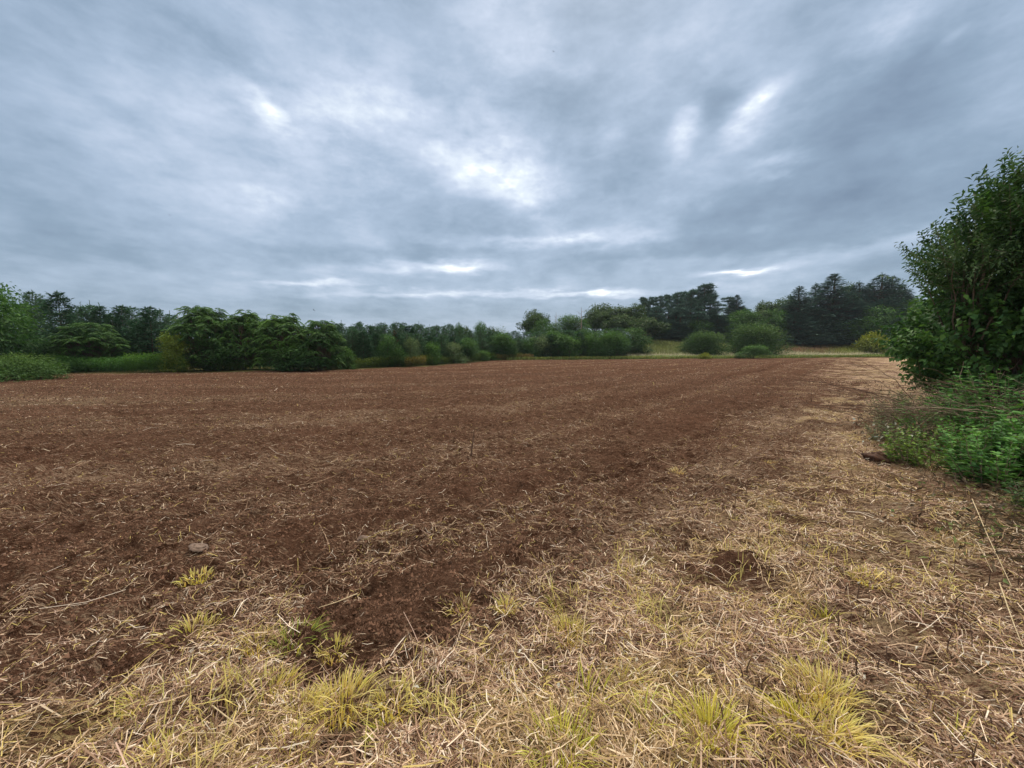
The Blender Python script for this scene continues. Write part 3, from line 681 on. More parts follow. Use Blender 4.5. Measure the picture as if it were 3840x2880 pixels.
# ---- plantation rows from the second clump to the tall oak-like tree
def row(p0, p1, n, dY, t0, t1, w, protos, label, group, jit=8):
    for i in range(n):
        f_ = (i + .5) / n; px = p0 + (p1 - p0) * f_ + random.uniform(-10, 10); Y = fe(px, dY) + random.uniform(-.6, .6)
        place(random.choice(protos), px, Y, t0 + (t1 - t0) * f_ + random.uniform(-jit, jit), w * random.uniform(.85, 1.2), label, group)
row(1245, 1640, 9, 3.2, 1236, 1256, 84, young + youngb, 'grey green young conifer in the front rank of the plantation', 'front rank of plantation conifers')
row(1640, 2010, 8, 3.8, 1258, 1272, 76, young + youngb, 'smaller young conifer where the plantation runs towards the broad tree', 'far end of the plantation front rank')
row(1230, 1660, 13, 6.5, 1210, 1218, 70, youngb + young[:1], 'young conifer of the plantation with its upright tips against the sky', 'second rank of plantation conifers')
row(1640, 1960, 9, 8.5, 1222, 1240, 60, youngb, 'young conifer low on the skyline right of the browned tree', 'second rank at the far end of the plantation')
row(1210, 1700, 12, 10, 1209, 1220, 60, youngb, 'young conifer tip poking out at the back of the plantation', 'back rank of plantation conifers')
for (px, d, top, w, pr, lab) in (
    (1452, 1.6, 1252, 90, leafy[0], 'bright green leafy tree with lit top inside the plantation edge'), (1478, 1.9, 1300, 90, leafy[1], 'dark leafy bush below the browned conifer'),
    (1540, 1.6, 1264, 80, pale[0], 'pale green leafy bush right of the browned conifer'), (1700, 1.4, 1282, 100, pale[0], 'largest rounded pale bush at the plantation edge'),
    (1752, 1.8, 1266, 80, leafy[1], 'mid green leafy tree behind the largest pale bush'), (1812, 1.2, 1312, 60, shrub[0], 'small green bush on the field edge right of the pale bush'), (1845, 1.2, 1322, 54, shrub[1], 'smallest green bush in the field edge row'),
    (1880, 1.8, 1246, 90, leafy[2], 'brighter green leafy tree left of the dark gap'), (1910, 1.5, 1272, 70, leafy[0], 'bright green leafy tree right beside the dark gap'),
    (1620, 1.8, 1280, 70, shrub[0], 'dark green bush left of the largest pale bush'), (1300, 1.2, 1300, 80, shrub[1], 'green bush at the right foot of the second big clump')):
    place(pr, px, fe(px, d), top, w, lab, cat='bush' if 'bush' in lab else 'tree')
brown = spruce('browned_conifer', 3.0, 1.4, (.11, .045, .030), 300, levels=16, per=7, card=(.18, .03), candles=4, gap=.15)
place(brown, 1480, fe(1480, 2.4), 1238, 44, 'rusty brown dead conifer standing among the green ones')
for (px, top, w, pr, lab) in ((1722, 1210, 40, leafy[2], 'thin leafy tree rising above the plantation skyline'), (1742, 1222, 70, tall[1], 'rounded dark tree on the skyline behind the pale bush'),
    (1800, 1206, 60, leafy[2], 'pointed leafy tree, tallest on the mid skyline'), (1840, 1224, 60, tall[1], 'low rounded tree right of the tallest mid skyline tree'), (1872, 1224, 70, pale[1], 'pale tree on the skyline left of the broad tree')):
    place(pr, px, fe(px, 14), top, w, lab)

# ---- middle: the tall open tree, the shrub rank along the meadow, far broad trees
place(tall[0], 1998, 78, 1158, 110, 'tall dark open crowned tree standing alone on the middle skyline')
place(leafy[0], 2040, 72, 1192, 90, 'rounded dark tree just right of the tall open tree')
place(leafy[1], 2075, 74, 1208, 70, 'lower green tree between the open tree and the pointed one')
place(leafy[2], 2135, 76, 1180, 110, 'green tree with a pointed top in the middle skyline')
place(leafy[0], 2185, 76, 1192, 90, 'green leafy tree left of the long rounded canopy')
for (px, top, lab) in ((2085, 1170, 'thin bare snag left of the pointed green tree'), (2180, 1152, 'tall thin bare snag left of the long rounded canopy'), (1720, 1208, 'small bare snag over the plantation skyline')):
    place(dead, px, 74, top, 60, lab)
place(tall[0], 2270, 92, 1134, 170, 'long rounded canopy of a broad tree left of the pines')
place(tall[0], 2232, 90, 1156, 120, 'broad dark tree at the left end of the rounded canopy')
place(tall[0], 2385, 92, 1140, 120, 'smaller rounded canopy touching the first pines')
place(tall[1], 2330, 84, 1178, 140, 'green tree under the rounded canopy')
place(tall[1], 2420, 82, 1190, 150, 'green tree at the foot of the first pines')
row(1970, 2340, 10, 3.0, 1256, 1244, 84, [leafy[0], leafy[2], shrub[0], young[0], pale[1], leafy[1]], 'bushy young tree in the rank along the meadow edge', 'young trees along the meadow edge')
row(1960, 2330, 9, 7.0, 1240, 1232, 90, leafy + youngb[:2], 'young tree in the second rank behind the meadow edge', 'second rank behind the meadow edge', 5)
for (px, Y, top, w, pr, lab) in ((2075, 61, 1246, 60, leafy[2], 'bright yellow green tree in the meadow edge rank'), (2105, 60, 1272, 50, leafy[0], 'low bright bush right of the yellow green tree'), (2165, 62, 1276, 34, shrub[0], 'small bright bush in the middle of the meadow edge rank'),
    (2035, 57, 1300, 80, shrub[1], 'dark bush at the left start of the meadow edge'), (2010, 55.5, 1318, 44, pale[0], 'pale weedy bush at the corner of the field'), (2270, 63, 1258, 50, leafy[2], 'slender bright tree in the meadow edge rank'),
    (2375, 66, 1228, 130, leafy[0], 'large bright leafy tree at the right end of the meadow edge rank'), (2320, 66, 1244, 90, leafy[1], 'dark leafy tree left of the large bright leafy tree'), (2070, 58, 1298, 70, leafy[1], 'dark rounded bush beside the corner of the field')):
    place(pr, px, Y, top, w, lab, cat='bush' if 'bush' in lab else 'tree')

# ---- pines and spruces beyond the meadow
for i, (px, Y, top, w) in enumerate(((2418, 96, 1114, 74), (2446, 98, 1114, 64), (2478, 95, 1108, 70), (2508, 100, 1104, 70), (2536, 96, 1095, 76), (2568, 99, 1092, 70), (2592, 95, 1085, 80), (2620, 99, 1094, 70), (2462, 92, 1150, 90), (2550, 92, 1150, 90), (2610, 92, 1150, 90))):
    place(pines[i % 3], px, Y, top, w, 'dark pine with an open ragged top in the close group left of the tallest pine', 'close group of dark pines')
place(pines[0], 2650, 96, 1064, 110, 'tallest bushy topped pine at the right of the pine group')
place(pines[1], 2672, 94, 1110, 90, 'dark pine leaning out below the tallest pine')
place(pines[2], 2735, 98, 1112, 84, 'separate pine right of the tallest pine, left of the gap')
place(big[0], 2765, 97, 1106, 74, 'dark narrow conifer at the right edge of the separate pines')
place(pines[0], 2790, 97, 1150, 60, 'low leaning conifer by the dip in the treeline')
row2 = [(2440, 93, 1200, 130, 0), (2520, 93, 1205, 130, 1), (2600, 92, 1200, 130, 0), (2690, 92, 1180, 120, 1), (2740, 92, 1195, 110, 0)]
for i, (px, Y, top, w, k) in enumerate(row2): place((leafy[1], big[2])[k], px, Y, top, w, 'dark understorey tree at the foot of the pine group', 'understorey below the pines')
for (px, Y, top, w, pr, lab) in ((2800, 90, 1160, 120, leafy[2], 'light green tree in the dip between pines and spruces'), (2850, 92, 1160, 130, tall[1], 'light green rounded tree in the middle of the dip'), (2905, 90, 1158, 130, leafy[0], 'light green tree left of the first spruce'),
    (2770, 88, 1190, 110, leafy[0], 'mid green tree under the dip, left side'), (2925, 99, 1112, 160, tall[0], 'open rounded crown behind the first spruce'), (2880, 99, 1128, 90, tall[0], 'small open crown left of the rounded crown behind the spruces'),
    (3000, 92, 1074, 110, big[2], 'first spruce of the right group with a narrow open top'), (3062, 96, 1064, 90, big[2], 'slim spruce between the first and the tallest spruce'),
    (3128, 92, 1028, 150, big[0], 'tallest full spruce with a pointed top'), (3180, 98, 1062, 110, tall[1], 'lighter rounded tree behind the tallest spruce'), (3085, 90, 1160, 120, big[1], 'dark low spruce left of the tallest spruce'), (2985, 89, 1170, 130, big[0], 'dark low spruce under the first spruce'),
    (3222, 96, 1058, 100, big[1], 'thin tipped spruce right of the lighter rounded tree'), (3262, 97, 1062, 100, big[0], 'flat shouldered spruce in the middle of the right group'), (3308, 94, 1028, 130, big[1], 'broad spruce with a double tip at the right of the group'),
    (3348, 95, 1038, 130, big[2], 'ragged spruce with side branches sticking out to the right'), (3378, 95, 1066, 120, big[0], 'shorter spruce on the right slope of the group'), (3200, 90, 1120, 170, big[1], 'dark wide spruce in front of the rounded tree'),
    (3320, 89, 1120, 180, big[0], 'dark wide spruce behind the round light green tree'), (3410, 92, 1110, 110, big[1], 'dark spruce beside the near leafy tree'), (3440, 88, 1120, 130, leafy[1], 'green tree low at the right end beside the near tree'), (3490, 84, 1150, 150, leafy[0], 'dark tree half hidden by the near leafy tree'), (3420, 86, 1160, 130, leafy[0], 'dark green tree between the spruces and the near tree'),
    (3295, 84, 1148, 160, leafy[0], 'round light green tree in front of the dark spruces'), (3225, 84, 1196, 110, leafy[1], 'mid green tree left of the round light green tree'),
    (3140, 88, 1200, 110, leafy[1], 'green tree low under the tallest spruce'), (3050, 88, 1230, 90, pale[1], 'grey green shrub at the foot of the spruces'), (2735, 86, 1245, 60, leafy[0], 'small tree between the two round bushes'), (3375, 78, 1245, 100, leafy[1], 'dark shrub right of the yellow bush')):
    place(pr, px, Y, top, w, lab)
for i in range(9): place(big[i % 3] if i % 2 else leafy[i % 2], 2440 + i * 115, 105, 1160 + random.uniform(-12, 12), 170, 'dark tree deep behind the front trees of the far wood', 'trees deep in the far wood')
place(willow, 2641, 68, 1238, 150, 'left one of the two large round willow bushes in the meadow', cat='bush')
place(willow, 2843, 70, 1208, 186, 'right and larger one of the two round willow bushes', cat='bush', rz=2.)
place(shrub[0], 2829, 59, 1292, 112, 'light green low bush in front of the larger round bush', cat='bush')
gold = broadleaf('golden_bush', 1.3, 1.5, 2500, .10, .05, (.15, .19, .03), 320, (.34, .38, .05), nlobe=10, base=0, trunk_r=.02)
place(gold, 2645, 57, 1322, 46, 'small yellow green bush on the field edge', cat='bush')
place(gold, 3295, 76, 1240, 116, 'wide yellow green bush at the right end of the meadow', cat='bush')
place(shrub[1], 3420, 60, 1290, 120, 'dark green bush at the right corner of the meadow', cat='bush')

# ------------------------------------------------------------------ long grass and weeds
def blades(name, x, y, z, h, w, tint, lean=.25, material=None, parent=None, curl=.5):
    n = len(x); a = rng.random(n) * 6.28; d = np.stack([np.cos(a), np.sin(a), np.zeros(n)], 1); wv = np.stack([-np.sin(a), np.cos(a), np.zeros(n)], 1) * (w / 2)[:, None]
    l = rng.normal(0, lean, n)[:, None] * d
    P0 = np.stack([x, y, z], 1); P1 = P0 + (l * .4 + np.array([0, 0, .55])) * h[:, None]; P2 = P0 + (l * (1 + curl) + np.array([0, 0, .95])) * h[:, None]
    P2[:, 2] -= (np.abs(l).sum(1) * .25 * h)
    return ribbons(P0, P1, P2, wv, tint, name, material or M_GRASS, parent, taper=.25)
def meadow():
    n = 70000; px = rng.uniform(1900, 3560, n); t = rng.random(n) ** 1.3; 
    k = np.array([fe(p, 0) for p in np.linspace(1900, 3560, 60)]); f0 = np.interp(px, np.linspace(1900, 3560, 60), k)
    Y = f0 + .2 + t * (98 - f0); x = (px - 1920) / FPX / math.cos(PITCH) * Y
    keep = ~((px < 2350) & (Y > f0 + 2.5)); x, Y, px, f0 = x[keep], Y[keep], px[keep], f0[keep]; n = len(x)
    d = Y - f0; nz = fbm(x * .12, Y * .3, 400)
    green = np.array([.16, .22, .075]); palec = np.array([.52, .50, .36]); brn = np.array([.25, .17, .11]); oliv = np.array([.18, .21, .085])
    c = np.where((d + (nz - .5) * 9 < 4.5)[:, None], green[None] * 1.25, palec[None]); 
    back = sstep(7, 13, d + (nz - .5) * 8)[:, None]; side = sstep(2850, 2960, px + (nz - .5) * 200)[:, None]; ye = np.exp(-((px - 3180) / 70) ** 2)[:, None] * 1.
    bc = (oliv * (1 - side) + brn * side) * (1 - ye * .8) + np.array([.20, .26, .05]) * ye * .8
    c = c * (1 - back) + bc * back; c = c * (1 - .6 * sstep(.55, .7, fbm(x * .3, Y * .8, 410)))[:, None] + green * .6 * sstep(.55, .7, fbm(x * .3, Y * .8, 410))[:, None]
    c = c * (.65 + .7 * rng.random((n, 1)))
    h = (.25 + .30 * rng.random(n)) * (1 + .8 * back[:, 0])
    z = base_h(x, Y) - .02
    o = blades('meadow_grass', x, Y, z, h, .05 + .06 * rng.random(n), c); tag(o, 'long pale and green meadow grass between the field and the far wood', 'grass', kind='stuff')
meadow()
def weeds():
    f = Foliage(); rngw = np.random.default_rng(55)
    def patch(p0, p1, n, d0, d1, h0, h1, c, c2, lw=(.11, .035)):
        px = rngw.uniform(p0, p1, n); ks = np.linspace(min(p0, p1), max(p0, p1), 40); k = np.array([fe(p, 0) for p in ks]); Y = np.interp(px, ks, k) + d0 + (d1 - d0) * rngw.random(n)
        x = (px - 1920) / FPX / math.cos(PITCH) * Y; top = (h0 + (h1 - h0) * fbm(x * .5, Y * .5, 430)) * (.8 + .3 * rngw.random(n))
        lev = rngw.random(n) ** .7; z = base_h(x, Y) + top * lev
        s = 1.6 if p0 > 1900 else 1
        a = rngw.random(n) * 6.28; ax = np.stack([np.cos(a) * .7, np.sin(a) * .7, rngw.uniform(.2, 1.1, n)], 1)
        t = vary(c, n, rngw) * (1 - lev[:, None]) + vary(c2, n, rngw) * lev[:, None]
        f.add(np.stack([x, Y, z], 1), ax, np.array([[0, 0, 1.]]) + rngw.normal(0, .5, (n, 3)), lw[0] * s * rngw.uniform(.7, 1.5, n), lw[1] * s, t)
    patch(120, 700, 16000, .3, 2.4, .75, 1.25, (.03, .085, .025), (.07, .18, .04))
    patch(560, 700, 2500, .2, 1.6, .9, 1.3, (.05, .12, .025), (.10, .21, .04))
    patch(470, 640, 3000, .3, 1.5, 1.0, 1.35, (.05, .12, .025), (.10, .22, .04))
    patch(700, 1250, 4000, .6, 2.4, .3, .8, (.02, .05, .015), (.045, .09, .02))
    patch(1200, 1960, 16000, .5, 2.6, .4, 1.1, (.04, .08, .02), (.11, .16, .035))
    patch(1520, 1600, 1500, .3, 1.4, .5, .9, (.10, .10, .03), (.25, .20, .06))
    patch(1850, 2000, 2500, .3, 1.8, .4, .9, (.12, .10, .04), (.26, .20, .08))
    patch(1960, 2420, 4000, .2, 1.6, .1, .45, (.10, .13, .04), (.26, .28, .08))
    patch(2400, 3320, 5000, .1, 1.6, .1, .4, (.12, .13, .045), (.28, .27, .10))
    o = f.build('tall_weeds', M_LEAF); tag(o, 'green weeds and verge growing along the far edge of the field', 'weeds', kind='stuff')
weeds()
# weedy thicket at the left border, nearer than the rest
thick = broadleaf('weedy_thicket', 2.0, 5.0, 16000, .12, .05, (.06, .13, .035), 340, (.14, .24, .06), nlobe=34, lobe=(.12, .2), shape='dome', base=0, trunk=True, trunk_r=.02)
place(thick, -30, 19.5, 1328, 330, 'low weedy thicket at the left border beside the field corner', cat='thicket', sink=.1)
place(thick, -60, 23.5, 1322, 420, 'weed bank behind the low thicket at the left border', cat='thicket', rz=1.2)

# ------------------------------------------------------------------ distance: fields of trees that close the horizon
for i in range(34):
    a = R(-62 + i * 3.7); Yd = 190
    o = copy_tree(tall[1]); o.location = (math.sin(a) * Yd, math.cos(a) * Yd, 0); o.scale = (1.2, 1.2, .42); o.rotation_euler = (0, 0, i)
    tag(o, 'distant rounded tree of the far horizon line, mostly hidden', 'tree', 'distant trees along the horizon')

# ------------------------------------------------------------------ right hand hedge: near cherry-like tree, round-leaved shrub, undergrowth, brush pile
def sprig_tree(name, cx, cy, zlo, zhi, rx, ry, ntwig, per, L, W, c, c2, seed, twl=(.4, .9), upb=.7, label=None, cat='tree', dense_in=.35, trunk=(0, 0), shape=1.0, fold=.3, leafdroop=.25, stems=4):
    g = np.random.default_rng(seed); root = empty(name, (trunk[0], trunk[1], 0)); f = Foliage(); tb = Tubes(5); tk = Tubes(7)
    ox, oy = trunk
    for k in range(stems):
        a = g.random() * 6.28; q = g.uniform(.03, .22)
        tk.add(bend((g.normal(0, .12), g.normal(0, .12), -.1), (cx - ox + math.cos(a) * rx * q, cy - oy + math.sin(a) * ry * q, zlo + (zhi - zlo) * .78), .0, 8, .05, g), np.linspace(.055, .015, 8))
    for i in range(ntwig):
        u = g.random(); d = rdir(1, g)[0]; q = (1 - dense_in * g.random() ** 1.5)
        zc = (zlo + zhi) / 2; hz_ = (zhi - zlo) / 2
        dz = d[2]; wk = 1.0 - (shape - 1) * dz      # shape > 1 : wider below, narrower above
        lump = 1 + .16 * math.sin(3.1 * math.atan2(d[1], d[0]) + seed) * math.cos(4 * dz + seed)
        b = np.array([cx - ox + d[0] * rx * q * wk * lump, cy - oy + d[1] * ry * q * wk * lump, zc + dz * hz_ * q])
        l = g.uniform(*twl); dirv = nrm(np.array([d[0], d[1], d[2] * .4 + upb]) + g.normal(0, .35, 3))
        n = per; s_ = np.linspace(.05, 1, n)[:, None]
        sp = b + dirv * l * (s_ - .6) + np.array([0, 0, 1.]) * .12 * l * s_ ** 2
        if i % 3 == 0: tb.add(sp[::3] if n > 6 else sp, np.linspace(.005, .002, len(sp[::3] if n > 6 else sp)))
        if i % 9 == 0: tb.add(bend((cx - ox + (b[0] - cx + ox) * .25, cy - oy + (b[1] - cy + oy) * .25, max(.3, b[2] * .55)), sp[0], .05, 5, .03, g), np.linspace(.016, .005, 5))
        sd = nrm(np.cross(dirv, rdir(1, g)[0])); sgn = np.where(np.arange(n) % 2, 1, -1)[:, None]
        ax = dirv * .55 + sd * sgn * .8 + g.normal(0, .3, (n, 3)) + np.array([0, 0, -leafdroop])
        paler = g.random() ** 2  # how far this twig's leaves go towards c2, at random
        t = vary(np.asarray(c) * (1 - paler) + np.asarray(c2) * paler, n, g, .25)
        f.add(sp, ax, np.array([[0, 0, 1.]]) + g.normal(0, .45, (n, 3)), L * g.uniform(.65, 1.15, n), W * g.uniform(.7, 1.2, n), t, fold=fold, wide=.45)
    f.build('crown', M_LEAF, root); tk.build('trunk', M_BARK, root); tb.build('branches', M_BARK, root)
    tag(root, label, cat); return root
sprig_tree('leafy_tree', 11.15, 7.9, 1.6, 5.35, 2.35, 1.9, 1800, 20, .13, .050, (.030, .076, .024), (.075, .165, .04), 500, label='tall near leafy tree on the right with sprigs reaching into the sky', trunk=(10.6, 8.0), shape=.88, upb=.9)
sprig_tree('leafy_tree', 9.95, 7.9, 3.3, 5.3, .9, .8, 260, 18, .11, .04, (.04, .085, .028), (.075, .15, .04), 504, twl=(.4, .8), label='slim upright leafy stem forming the left top of the near tree', trunk=(10.0, 8.1), upb=.9, dense_in=.7, stems=2)
sprig_tree('leafy_tree', 8.95, 7.9, 2.5, 3.95, 1.15, .9, 200, 18, .10, .036, (.045, .09, .035), (.08, .15, .05), 501, twl=(.4, .8), label='slimmer leafy sapling leaning left out of the near tree', trunk=(9.6, 8.1), shape=1.1, upb=.45, dense_in=.8, stems=2)
sprig_tree('leafy_shrub', 10.45, 8.1, .25, 3.0, 2.05, 1.7, 1150, 18, .13, .085, (.040, .10, .034), (.11, .24, .06), 502, label='dense round leaved shrub under the near tall tree on the right', cat='shrub', trunk=(10.1, 8.2), shape=1.0, upb=.2, leafdroop=.5, dense_in=.3)
sprig_tree('leafy_shrub', 12.8, 8.6, .3, 3.6, 2.2, 1.6, 380, 14, .14, .08, (.035, .075, .025), (.06, .12, .03), 503, label='dark shrub behind the near tree at the right border', cat='shrub', trunk=(12.2, 8.7), upb=.2)
# the hedge goes on along the mown strip
for (X, Y, hgt, wid, pr, lab) in ((13.4, 11.5, 4.2, 4.5, leafy[1], 'leafy hedge tree right behind the near tree'), (17.5, 15.0, 4.6, 5, leafy[0], 'second hedge tree along the mown strip'), (23, 20, 5, 5.5, leafy[2], 'third hedge tree along the mown strip'),
    (30, 26.5, 5.5, 6, leafy[0], 'fourth hedge tree along the mown strip'), (38.5, 35, 6.5, 7, leafy[1], 'hedge tree where the strip narrows'), (48.5, 45, 7.5, 8, leafy[0], 'hedge tree near the end of the mown strip'), (61, 58, 9, 9, leafy[1], 'farthest hedge tree at the end of the mown strip')):
    o = copy_tree(pr); o.location = (X + wid * .25, Y, 0); o.scale = (wid / pr['w'], wid / pr['w'], hgt / pr['h']); o.rotation_euler = (0, 0, random.random() * 6)
    tag(o, lab, 'tree')
    if 'group' in o: del o['group']

def stem_plants():
    """green leafy weeds and ferny growth at the hedge foot"""
    g = np.random.default_rng(61)
    def clump(name, X, Y, r, h, ns, per, L, W, c, c2, label, cat='plant', lean=.35, z0=0, pair=True):
        root = empty(name, (X, Y, hz(X, Y) + z0)); f = Foliage(); tb = Tubes(4)
        for i in range(ns):
            a = g.random() * 6.28; q = math.sqrt(g.random()) * r; bx, by = q * math.cos(a) * .7, q * math.sin(a) * .7
            l = h * g.uniform(.55, 1.1) * (1 - .3 * q / r); le = lean * (q / r + .3)
            tip = (bx + math.cos(a) * le * l + g.normal(0, .1), by + math.sin(a) * le * l, l)
            sp = bend((bx, by, -.03), tip, .06 * l, per, .004, g); tb.add(sp, np.linspace(.006, .002, per))
            n = per - 1; tan = nrm(np.gradient(sp, axis=0))[1:]; 
            for k in range(2):
                th = g.random(n) * 6.28; sd = np.stack([np.cos(th), np.sin(th), np.full(n, .15)], 1)
                paler = g.random() ** 1.2  # random blend between the two leaf colours of the clump
                f.add(sp[1:] + g.normal(0, .01, (n, 3)), sd * 1.0 + tan * .4 + np.array([0, 0, -.25]), np.array([[0, 0, 1.]]) + g.normal(0, .3, (n, 3)), L * g.uniform(.6, 1.2, n) * np.linspace(1.1, .6, n), W * g.uniform(.7, 1.2, n), vary(np.asarray(c) * (1 - paler) + np.asarray(c2) * paler, n, g, .25))
        f.build('leaves', M_LEAF, root); tb.build('stems', M_TWIG, root); tag(root, label, cat); return root
    A = (.055, .14, .045); B = (.13, .30, .07); D = (.035, .08, .03); Eg = (.10, .14, .07)
    specs = [(7.7, 6.0, .8, 1.45, 100, 17, .15, .040, A, B, 'bright green feathery weed clump at the right border below the near tree'),
        (7.0, 6.3, .6, .95, 60, 16, .12, .028, A, B, 'green feathery weeds left of the bright border clump'),
        (6.5, 5.3, .55, .75, 60, 14, .11, .045, (.06, .16, .05), (.15, .32, .08), 'leafy green weeds in the middle of the hedge foot'),
        (5.9, 5.6, .5, .55, 50, 12, .07, .045, (.10, .18, .05), (.22, .34, .08), 'low yellow green weeds right of the white leaved brush'),
        (5.9, 4.75, .45, .75, 45, 14, .12, .05, A, B, 'dark green weeds at the right border above the straw'),
        (6.7, 4.6, .7, 1.15, 90, 15, .15, .055, A, B, 'tall leafy weeds cut off by the right border'),
        (8.0, 7.2, .7, .95, 70, 14, .10, .025, Eg, (.18, .24, .10), 'grey green thin leaved weeds behind the brush pile'),
        (7.9, 7.9, .6, .65, 60, 14, .09, .020, Eg, (.20, .24, .11), 'dull green weedy tangle at the left tip of the hedge foot'),
        (8.5, 7.0, .8, 1.35, 90, 15, .14, .05, D, A, 'dark green weeds in the hollow under the near tree'),
        (6.7, 6.9, .4, .45, 50, 10, .06, .035, (.10, .14, .07), (.25, .30, .16), 'low grey leaved creeping growth by the root clod'),
        (5.35, 3.75, .35, .40, 34, 10, .10, .03, D, (.08, .15, .05), 'sparse dark weeds low at the right border'),
        (4.75, 3.05, .30, .22, 22, 8, .08, .02, D, (.09, .16, .05), 'flattened green sprigs in the straw at the right border'),
        (9.0, 9.0, .7, .7, 50, 12, .10, .03, Eg, (.2, .25, .1), 'pale weeds between the strip and the near tree')]
    for sp in specs: clump('weed_clump', *sp)
stem_plants()
def brush():
    g = np.random.default_rng(77); root = empty('brush_pile', (6.7, 6.4, 0)); tb = Tubes(4); t2 = Tubes(4); 
    for i in range(130):
        b = np.array([g.uniform(.1, 2.0), g.normal(.1, .7), g.uniform(.1, .8)]); a = R(180) + g.normal(.0, .5); l = g.uniform(.8, 1.9)
        tip = b + np.array([math.cos(a) * l, math.sin(a) * l, g.normal(.12, .30)]); tip[2] = max(.04, tip[2])
        p = bend(b, tip, g.uniform(-.02, .10), 8, .018, g); r0 = g.choice([.004, .006, .010], p=[.4, .42, .18]); (tb if i % 3 else t2).add(p, np.linspace(r0, .0018, 8))
        for k in range(g.integers(2, 6)):
            s0 = p[g.integers(2, 7)]; aa = a + g.normal(0, .7); ll = g.uniform(.15, .5); (tb if i % 3 else t2).add(bend(s0, s0 + np.array([math.cos(aa) * ll, math.sin(aa) * ll, g.normal(.05, .12)]), .01, 4, .006, g), [.0028, .002, .0016, .001])
    for i in range(26):
        b = np.array([g.uniform(1.2, 2.6), g.uniform(-1, .8), g.uniform(.1, .7)]); a = g.uniform(-.6, 1.4); l = g.uniform(.8, 1.6)
        t2.add(bend(b, b + np.array([math.cos(a) * l, math.sin(a) * l * .5, g.uniform(.1, .8)]), .05, 7, .02, g), np.linspace(.008, .003, 7))
    tb.build('dark_twigs', M_DEADTWIG, root); t2.build('grey_twigs', M_TWIG, root)
    f = Foliage(); n = 420; pos = np.stack([g.normal(-.15, .6, n), g.normal(-.2, .45, n), g.uniform(.03, .5, n)], 1)
    f.add(pos, rdir(n, g), rdir(n, g), g.uniform(.04, .09, n), g.uniform(.02, .035, n), vary((.16, .12, .08), n, g, .5)); f.build('withered_leaves', M_LEAF, root)
    tag(root, 'pile of cut bare branches with thin twigs fanning out over the straw', 'brush')
    # pale dead leaves on the tip of the pile
    f = Foliage(); n = 26; c = gp(3330, 1690); zc = .28
    pos = np.stack([5.75 + g.normal(0, .22, n), 6.0 + g.normal(0, .22, n), g.uniform(.12, .5, n)], 1)
    f.add(pos, rdir(n, g), np.array([[0, 0, 1.]]) + g.normal(0, .8, (n, 3)), g.uniform(.04, .08, n), g.uniform(.02, .035, n), vary((.50, .52, .45), n, g, .2)); o = f.build('pale_leaves', M_LEAF); tag(o, 'curled whitish leaves caught on the left tip of the brush pile', 'leaves', kind='stuff')
brush()

# debris: withered dark litter under the hedge foot
def litter():
    g = np.random.default_rng(91); f = Foliage(); n = 6000
    t = g.random(n); X = 3.9 + 4.6 * t + g.normal(0, .35, n); Y = 2.9 + 3.7 * t + g.normal(0, .42, n) - .2
    pos = np.stack([X, Y, H(X, Y) + g.random(n) ** 2 * .16], 1); ax = rdir(n, g) * np.array([1, 1, .45])
    f.add(pos, ax, np.array([[0, 0, 1.]]) + g.normal(0, .6, (n, 3)), g.uniform(.03, .12, n), g.uniform(.008, .03, n), vary((.10, .075, .045), n, g, .6) + np.where(g.random((n, 1)) < .18, np.array([[.05, .12, .02]]), 0)); o = f.build('hedge_litter', M_LEAF); tag(o, 'dark withered leaves and greenish scraps along the hedge foot', 'litter', kind='stuff')
    # small pale flakes in the straw
    n = 260; f = Foliage(); x, y = sample_fan(n, 1.4, 6, -45, 54); ok = mulch(x, y) > .5; x, y = x[ok], y[ok]; n = len(x)
    f.add(np.stack([x, y, H(x, y) + .02 + .02 * g.random(n)], 1), rdir(n, g) * np.array([1, 1, .3]), np.array([[0, 0, 1.]]) + g.normal(0, .5, (n, 3)), g.uniform(.015, .045, n), g.uniform(.008, .018, n), vary((.66, .62, .52), n, g, .25), fold=.5); o = f.build('pale_flakes', M_LEAF); tag(o, 'small whitish dry leaf flakes lying in the straw', 'leaf litter', kind='stuff')
litter()
def stubs():
    g = np.random.default_rng(17); tb = Tubes(5); k = 0
    while k < 260:
        x, y = sample_fan(1, 1.6, 8.5, -6, 54, power=1.0); x, y = float(x[0]), float(y[0])
        if float(mulch(np.array([x]), np.array([y]))[0]) < .6 or g.random() > .25 + .75 * (x / y > .4): continue
        h = g.uniform(.03, .14); z = hz(x, y); r = g.uniform(.0016, .0034)
        tb.add([(x, y, z - .02), (x + g.normal(0, .006), y, z + h * .5), (x + g.normal(0, .016), y + g.normal(0, .012), z + h)], [r * 1.15, r, r * .8]); k += 1
    o = tb.build('weed_stubs', M_DEADTWIG); tag(o, 'dark upright cut weed stubs standing in the straw on the right', 'stubs', kind='stuff')
stubs()

